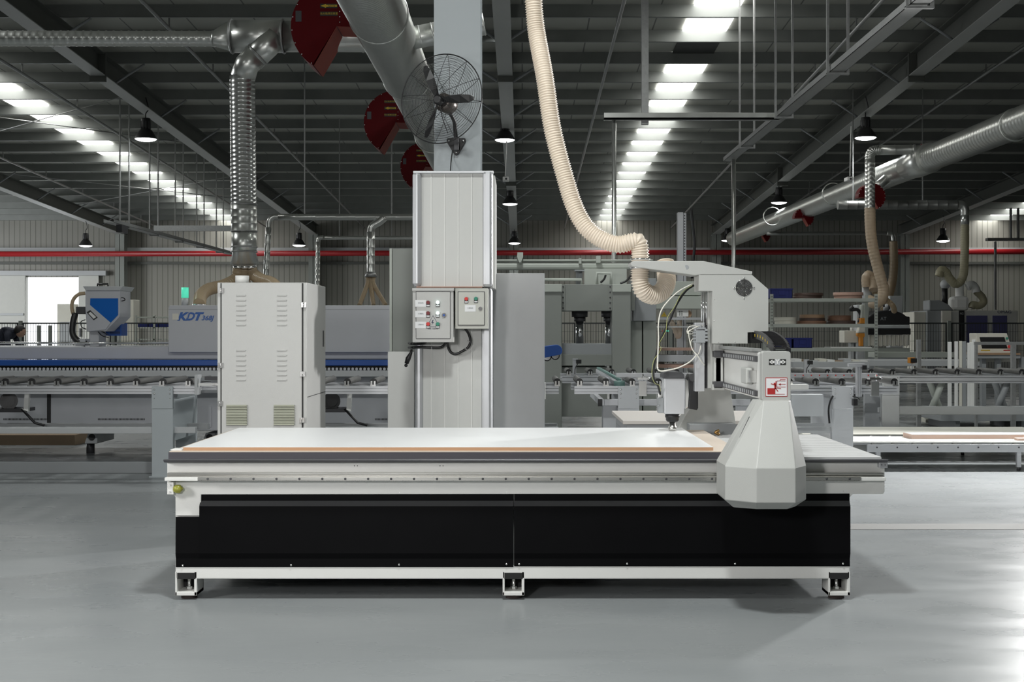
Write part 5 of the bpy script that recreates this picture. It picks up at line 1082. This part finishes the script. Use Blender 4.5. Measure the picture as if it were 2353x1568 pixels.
for px in (1830, 1990): MB().box(X(px, 20) - .03, X(px, 20) + .03, 19.9, 20, 0, Z(840, 20)).build('leg', mgrey, t)
# robot arm
t = thing('industrial_robot', 'white industrial robot arm with orange band behind the rack', 'robot', P(1985, 990, 24.7))
Yb = 24.7
MB().cyl(P(1992, 702, Yb), P(1992, 656, Yb), .088, 20).build('upper_tube', pgrey, t)
MB().pprism([(1980, 700), (1999, 700), (1996, 732), (1978, 732)], Yb - .08, Yb + .1).build('forearm', palegreen, t, .02)
MB().pprism([(1977, 731), (1993, 731), (1992, 744), (1976, 744)], Yb - .09, Yb + .1).build('orange_band', orange, t, .01)
MB().pprism([(1977, 744), (1992, 744), (1993, 764), (1971, 766)], Yb - .08, Yb + .1).build('wrist', cream, t, .02)
MB().pprism([(1970, 766), (1991, 766), (1990, 772), (1984, 776), (1984, 796), (1976, 796), (1976, 776), (1970, 772)], Yb - .06, Yb + .06).build('gripper', orange, t, .01)
cable('black_hose', [(1960, 705, Yb), (1955, 712, Yb), (1970, 712, Yb), (1978, 725, Yb), (1974, 742, Yb)], .035, black, t)
MB().box(X(1975, Yb), X(1999, Yb), Yb + .2, Yb + .5, 0, Z(700, Yb)).build('robot_base', pgrey, t, .02)
o = MB().bx(1940, 1976, 760, 788, 24.9, 25.3).build('cream_box', cream, bev=.01); tag(o, 'cream boxy unit left of the robot wrist', 'box'); MB().cyl(P(1957, 760, 25.1), P(1957, 752, 25.1), .03, 12).build('box_stub', whitep, o)
MB().box(X(1955, 25), X(1962, 25), 25.0, 25.2, 0, Z(786, 25)).build('box_leg', pgrey, o)
# dome machine
Ym = 26.5
t = thing('panel_saw', 'machine with black domed cover and pale skirt behind the rack', 'machine', (X(2045, Ym), Ym + .5, 0))
pp = [(1985, 747), (1985, 728)] + [(2040 + 50 * math.cos(math.radians(a)), 742 + 29 * math.sin(math.radians(a))) for a in range(-150, -20, 12)] + [(2091, 728), (2091, 747)]
cv = MB().pprism(pp, Ym, Ym + .9).build('dome_cover', black, t, .02); text('cover_writing', 'AT', .095, P(2030, 733, Ym - .01), mgrey, cv)
MB().bx(1985, 2091, 747, 755, Ym - .02, Ym + .9).build('white_band', pgrey, t, .01); MB().bx(1983, 2093, 755, 769.5, Ym, Ym + .9).build('black_band', black, t, .01)
m = MB()
for k in range(22): m.bx(1985 + 4.85 * k, 1989 + 4.85 * k, 770, 794 + (k % 3), Ym + .02 + .03 * (k % 2), Ym + .12)
m.build('strip_curtain', cream, t)
MB().bx(1985, 2091, 800, 812, Ym + .1, Ym + .9).build('table_beam', palegreen, t); MB().bx(1995, 2085, 812, 899, Ym + .3, Ym + .8).build('pedestal', pgrey, t)
MB().cyl(P(2036, 714, Ym + .2), P(2036, 700, Ym + .2), .055, 16).build('port', pgrey, t); cable('black_hose', [(2031, 706, Ym + .1), (2031, 695, Ym + .1), (2037, 690, Ym + .1), (2043, 696, Ym + .1), (2043, 712, Ym + .1)], .02, black, t)
tag(MB().bx(2045, 2075, 680, 889, 29, 29.3).build('grey_locker', pgrey, bev=.01), 'pale grey locker standing behind the black dome', 'locker')
# enclosed machining centre
Yo = 31.0
t = thing('machining_centre', 'long pale enclosed machine with violet windows at far right', 'machine', (X(2250, Yo), Yo + .8, 0))
MB().bx(2165, 2339, 714, 881, Yo, Yo + 1.6).build('enclosure', mat('enclosure_grey', (.50, .50, .47), .5), t, .02)
MB().bx(2100, 2130, 717, 881, Yo + .2, Yo + 1.5).build('end_module', cream, t, .02); MB().bx(2130, 2165, 714, 881, Yo + .1, Yo + 1.5).build('end_module', mgrey, t, .02)
MB().bx(2165, 2186, 714, 850, Yo - .05, Yo).build('white_pillar', cream, t); MB().bx(2204, 2216, 714, 790, Yo - .03, Yo).build('dark_pillar', black, t); text('pillar_writing', 'N2', .07, P(2210, 721, Yo - .04), pgrey, t)
for x0, x1 in ((2221, 2269), (2281, 2314)): MB().bx(x0, x1, 725.5, 790, Yo - .02, Yo).build('glass_window', glassp, t)
text('brand_writing', 'OMAG', .10, P(2308, 717.5, Yo - .01), inkb, t, sx=1.1)
MB().cyl(P(2205, 714, Yo + .5), P(2205, 650, Yo + .5), .10, 18).build('exhaust_stack', whitep, t); MB().bx(2192, 2228, 681, 714, Yo + .3, Yo + .8).build('stack_box', whitep, t, .08)
MB().cyl(P(2171, 712, Yo + .4), P(2171, 656, Yo + .4), .07, 14).build('side_stack', black, t); MB().ball(P(2172, 654, Yo + .4), .12, 14).build('stack_dome', pgrey, t)
MB().pprism([(2135, 690), (2160, 690), (2180, 700), (2192, 714), (2135, 714)], Yo + .1, Yo + .6).build('motor_hood', mgrey, t, .03)
cable('white_elbow', [(2222, 660, Yo + .4), (2232, 655, Yo + .4), (2241, 662, Yo + .4), (2243, 672, Yo + .4)], .10, whitep, t, 14); cable('curl_hose', [(2243, 670, Yo + .4), (2256, 682, Yo + .4), (2260, 695, Yo + .4), (2248, 703, Yo + .4), (2236, 700, Yo + .4), (2232, 708, Yo + .4)], .085, hosey, t, 14)
# control console + desk
Ye = 19.0
t = thing('control_console', 'white sloping console with dark screen at the right edge', 'console', P(2284, 832, Ye))
MB().pprism([(2243, 766), (2314, 766), (2327, 806), (2330, 832), (2244, 832)], Ye, Ye + .3).build('console_body', cream, t, .01)
MB().pprism([(2251, 775), (2308, 775), (2315, 801), (2257, 801)], Ye - .006, Ye).build('screen', black, t); MB().bx(2254, 2320, 787, 792, Ye - .012, Ye - .006).build('screen_bar', pgrey, t)
MB().cyl(P(2314, 778, Ye - .02), P(2314, 778, Ye), .018, 12).build('green_button', greenb, t); MB().cyl(P(2319, 797, Ye - .03), P(2319, 797, Ye), .022, 12).build('stop_button', redb, t)
MB().bx(2254, 2275, 804, 806.5, Ye - .004, Ye).build('yellow_strip', yell, t); MB().bx(2306, 2322, 804, 806.5, Ye - .004, Ye).build('red_strip', redink, t)
t = thing('console_desk', 'grey desk with wood edge carrying the white console', 'desk', P(2290, 990, Ye))
MB().bx(2246, 2345, 812, 816, Ye - .3, Ye + .4).build('desk_top', wood4, t); MB().bx(2246, 2345, 816, 824, Ye - .28, Ye + .38).build('desk_frame', mgrey, t)
for px in (2250, 2284, 2340): MB().box(X(px, Ye) - .03, X(px, Ye) + .03, Ye - .2, Ye - .1, 0, Z(820, Ye)).build('leg', mgrey, t)
# pale leaning strips
for i, (px, w_, pt, m_, lb) in enumerate(((2183, 8, 786, whitep, 'leftmost pale strip standing behind the right rollers'), (2198, 7, 785, whitep, 'pale strip right of the leftmost one'), (2208, 6, 784, cream, 'ragged cream strip beside the grey one'), (2216, 9, 785, mgrey, 'grey strip standing among the pale ones'), (2226, 6, 788, whitep, 'short pale strip right of the grey one'), (2232, 6, 787, whitep, 'second short pale strip right of the grey one'), (2238, 7, 781, whitep, 'tallest pale strip, nearest the console'))):
    tag(MB().box(X(px - w_ / 2, 16.4), X(px + w_ / 2, 16.4), 16.4, 16.43, .2, Z(pt, 16.4)).build('edge_strip', m_, bev=.004), lb, 'strip', 'strips standing on the low platform')
tag(MB().box(X(2150, 16.4), X(2500, 16.4), 16.2, 17.6, .12, .2).build('low_platform', mgrey, bev=.004), 'low grey platform under the standing strips', 'platform')
for px in (2190, 2340): 
    tag(MB().box(X(px, 16.4), X(px + 10, 16.4), 16.3, 17.4, 0, .12).build('platform_block', mgrey), 'block under the low platform near ' + ('its left end' if px < 2200 else 'the right edge'), 'block')
t = thing('galvanised_frame', 'galvanised open frame in front of the console', 'frame', P(2330, 985, 15.6))
MB().bx(2241, 2500, 786, 793, 15.6, 15.65).build('top_bar', galv2, t); MB().bx(2325, 2335, 793, 985, 15.6, 15.65).build('frame_post', galv2, t); MB().bx(2242, 2247, 786, 985, 15.9, 15.95).build('frame_post', galv2, t)
t = thing('profile_post', 'upright aluminium profile behind the right rollers', 'post', P(2112, 985, 15.2))
m = MB(); m.box(X(2107.5, 15.2), X(2117, 15.2), 15.2, 15.25, 0, Z(781, 15.2)); m.build('upright', galv2, t, .003); MB().sweep([(X(2112, 15.2), 15.22, 0), (X(2112, 15.2), 15.22, .1)], [.07, .035], 8).build('foot_flare', mgrey, t)
o = MB().bx(2090, 2103, 822, 835, 14.24, 14.32).build('orange_switch', orange, bev=.004); tag(o, 'small orange switch box beside the aluminium profile', 'switch'); MB().bx(2094, 2107, 824, 834, 14.22, 14.24).build('switch_face', black, o)
MB().bx(2096, 2098, 835, 859, 14.24, 14.27).build('switch_stem', pgrey, o)
# scissor supports
for px, lb in ((2150, 'crossed steel scissor legs left of the standing strips'), (2300, 'crossed steel scissor legs by the right edge')):
    t = thing('scissor_stand', lb, 'stand', P(px, 990, 17.8), 'scissor stands')
    for sg in (-1, 1): MB().sweep([(X(px - sg * 18, 17.8), 17.8 + sg * .05, Z(862, 17.8)), (X(px + sg * 22, 17.8), 17.8 + sg * .05, .03)], .05, 4).build('scissor_arm', palegreen if px < 2200 else mgrey, t)
    MB().box(X(px - 30, 17.8), X(px + 30, 17.8), 17.6, 18.2, Z(862, 17.8), Z(858, 17.8)).build('stand_top', pgrey, t); MB().box(X(px - 28, 17.8), X(px + 28, 17.8), 17.7, 18.1, 0, .05).build('stand_base', cream, t)
t = thing('long_bed', 'long pale machine bed running level behind the right rollers', 'machine', P(2200, 830, 20))
MB().bx(2010, 2200, 810, 822, 23.2, 23.8).build('bed_beam', palegreen, t, .004); MB().bx(1998, 2260, 828, 842, 20.2, 21).build('bed_body', pgrey, t, .006); MB().bx(1998, 2400, 850, 884, 20.6, 21.2).build('bed_base', mgrey, t, .006)
# ================================================================ FENCE (across the hall at the back)
YN = 30.2; zf = 1.40
px_ = -13.0; k = 0; first = None
names = ['far left', 'left of the doorway view', 'before the bright doorway', 'beside the hopper', 'behind the edge bander hood', 'behind the louvred cabinet', 'behind the clad column', 'seen through the press', 'behind the hanging cables', 'behind the router head', 'behind the rack', 'behind the robot', 'before the violet windows', 'at far right']
for k in range(13):
    x0 = -13.4 + 2.1 * k; x1 = x0 + 2.0
    if first is None:
        t = thing('mesh_fence', '', 'fence', (x0, YN, 0), 'wire mesh fence panels')
        m = MB().box(x0, x1, YN, YN + .03, zf - .03, zf); m.box(x0, x1, YN, YN + .03, .12, .15); m.box(x0, x0 + .03, YN, YN + .03, .12, zf); m.box(x1 - .03, x1, YN, YN + .03, .12, zf); m.build('panel_frame', fencem, t)
        m = MB()
        for i in range(1, 33): m.box(x0 + i * .0606 - .004, x0 + i * .0606 + .004, YN + .01, YN + .016, .14, zf - .02)
        for i in range(1, 6): m.box(x0, x1, YN + .01, YN + .016, .14 + i * .21, .147 + i * .21)
        m.build('wire_mesh', fencem, t); index_kids(t); first = t; fx = x0
        pt = tag(MB().box(x1 + .02, x1 + .09, YN - .02, YN + .05, 0, zf + .04).build('fence_post', postm), '', 'post', 'posts of the mesh fence'); pl0 = pt.location.copy(); o = t; pq = pt
    else: o = dup(first, (x0, YN, 0)); pq = dup(pt, pl0 + Vector((x0 - fx, 0, 0)))
    o['label'] = 'dark wire mesh fence panel ' + names[k]; pq['label'] = 'grey fence post right of the panel ' + names[k]
for px, lb in ((88, 'grey post standing left in the bright doorway'), (114, 'thicker grey post standing in the bright doorway')):
    tag(MB().bx(px - 3.2, px + 3.2, 748, 883, 30.0, 30.08).build('fence_post', postm), lb, 'post', 'posts of the mesh fence')
# left background pieces
tag(MB().bx(131, 171, 699, 860, 42, 42.4).build('cream_screen', cream, bev=.01), 'cream upright board standing in the bright doorway', 'board')
tag(MB().bx(137, 166, 740, 860, 41.5, 41.9).build('white_machine', pgrey, bev=.01), 'small pale machine in front of the cream board', 'machine')
tag(MB().bx(277, 307, 689, 860, 38, 38.6).build('white_cabinet', cream, bev=.01), 'white tall cabinet right of the glue hopper', 'cabinet')
Yl = 36.0
t = thing('small_rack', 'low grey shelf rack left of the edge bander hood', 'rack', P(352, 870, Yl))
for px in (312, 354, 396): MB().bx(px - 2, px + 2, 725, 870, Yl, Yl + .05).build('rack_upright', palegreen, t)
for py in (728, 752, 779, 800): MB().bx(312, 398, py, py + 3, Yl, Yl + .5).build('shelf', palegreen, t)
for k in range(3): bin_(317 + 24 * k, 339 + 24 * k, .12, Z(752, Yl), ('left', 'middle', 'right')[k] + ' blue bin on the small rack beside the edge bander hood', Yl + .05, .3)
# person bending at far left
t = thing('person', 'person in a dark jacket bending forward at the far left', 'person', (X(8, 25), 25, 0))
bx0 = X(-2, 25)
def skinned(name, verts, edges, rads, m_, root=0):
    me = bpy.data.meshes.new(name); o0 = ORG[t.name]; me.from_pydata([tuple(Vector(v) - o0) for v in verts], edges, []); o = bpy.data.objects.new(name, me); col.objects.link(o); o.parent = t
    sk = o.modifiers.new('skin', 'SKIN'); lay = me.skin_vertices[0].data
    for i, r in enumerate(rads): lay[i].radius = (r, r); lay[i].use_root = (i == root)
    sb = o.modifiers.new('sub', 'SUBSURF'); sb.levels = 2; sb.render_levels = 2; me.materials.append(m_); ORG[o.name] = o0; return o
V = [(bx0 - .12, 25, .92), (bx0 + .02, 25, 1.08), (bx0 + .12, 25, 1.17), (bx0 + .24, 25, 1.2), (bx0 + .33, 25, 1.19), (bx0 - .1, 24.9, .5), (bx0 - .12, 24.88, .08), (bx0 - .02, 24.86, .04), (bx0 - .1, 25.1, .5), (bx0 - .14, 25.12, .08), (bx0 - .04, 25.12, .04),
     (bx0 + .22, 24.8, 1.12), (bx0 + .28, 24.76, .88), (bx0 + .38, 24.8, .72), (bx0 + .22, 25.2, 1.12), (bx0 + .3, 25.22, .88), (bx0 + .4, 25.16, .72)]
E = [(0, 1), (1, 2), (2, 3), (3, 4), (0, 5), (5, 6), (6, 7), (0, 8), (8, 9), (9, 10), (3, 11), (11, 12), (12, 13), (3, 14), (14, 15), (15, 16)]
skinned('body', V, E, [.15, .16, .17, .13, .07, .075, .05, .045, .075, .05, .045, .06, .045, .03, .06, .045, .03], jacket)
hd_ = MB().ball((bx0 + .40, 25, 1.20), .095, 16, 1.15).build('head', skin_m, t); MB().ball((bx0 + .385, 25.0, 1.225), .103, 16, 1.05).build('hair', hairm, t)
MB().cyl((bx0 + .48, 24.97, 1.17), (bx0 + .5, 24.97, 1.16), .014, 8, .006).build('nose', skin_m, t)
for sy in (-1, 1):
    for k in range(5): MB().sweep([(bx0 + .39, 25 + sy * .19 - .03 + .015 * k, .71), (bx0 + .43, 25 + sy * .18 - .03 + .015 * k, .68), (bx0 + .44, 25 + sy * .17 - .03 + .015 * k, .64)], [.009, .008, .006], 6).build('finger', skin_m, t)
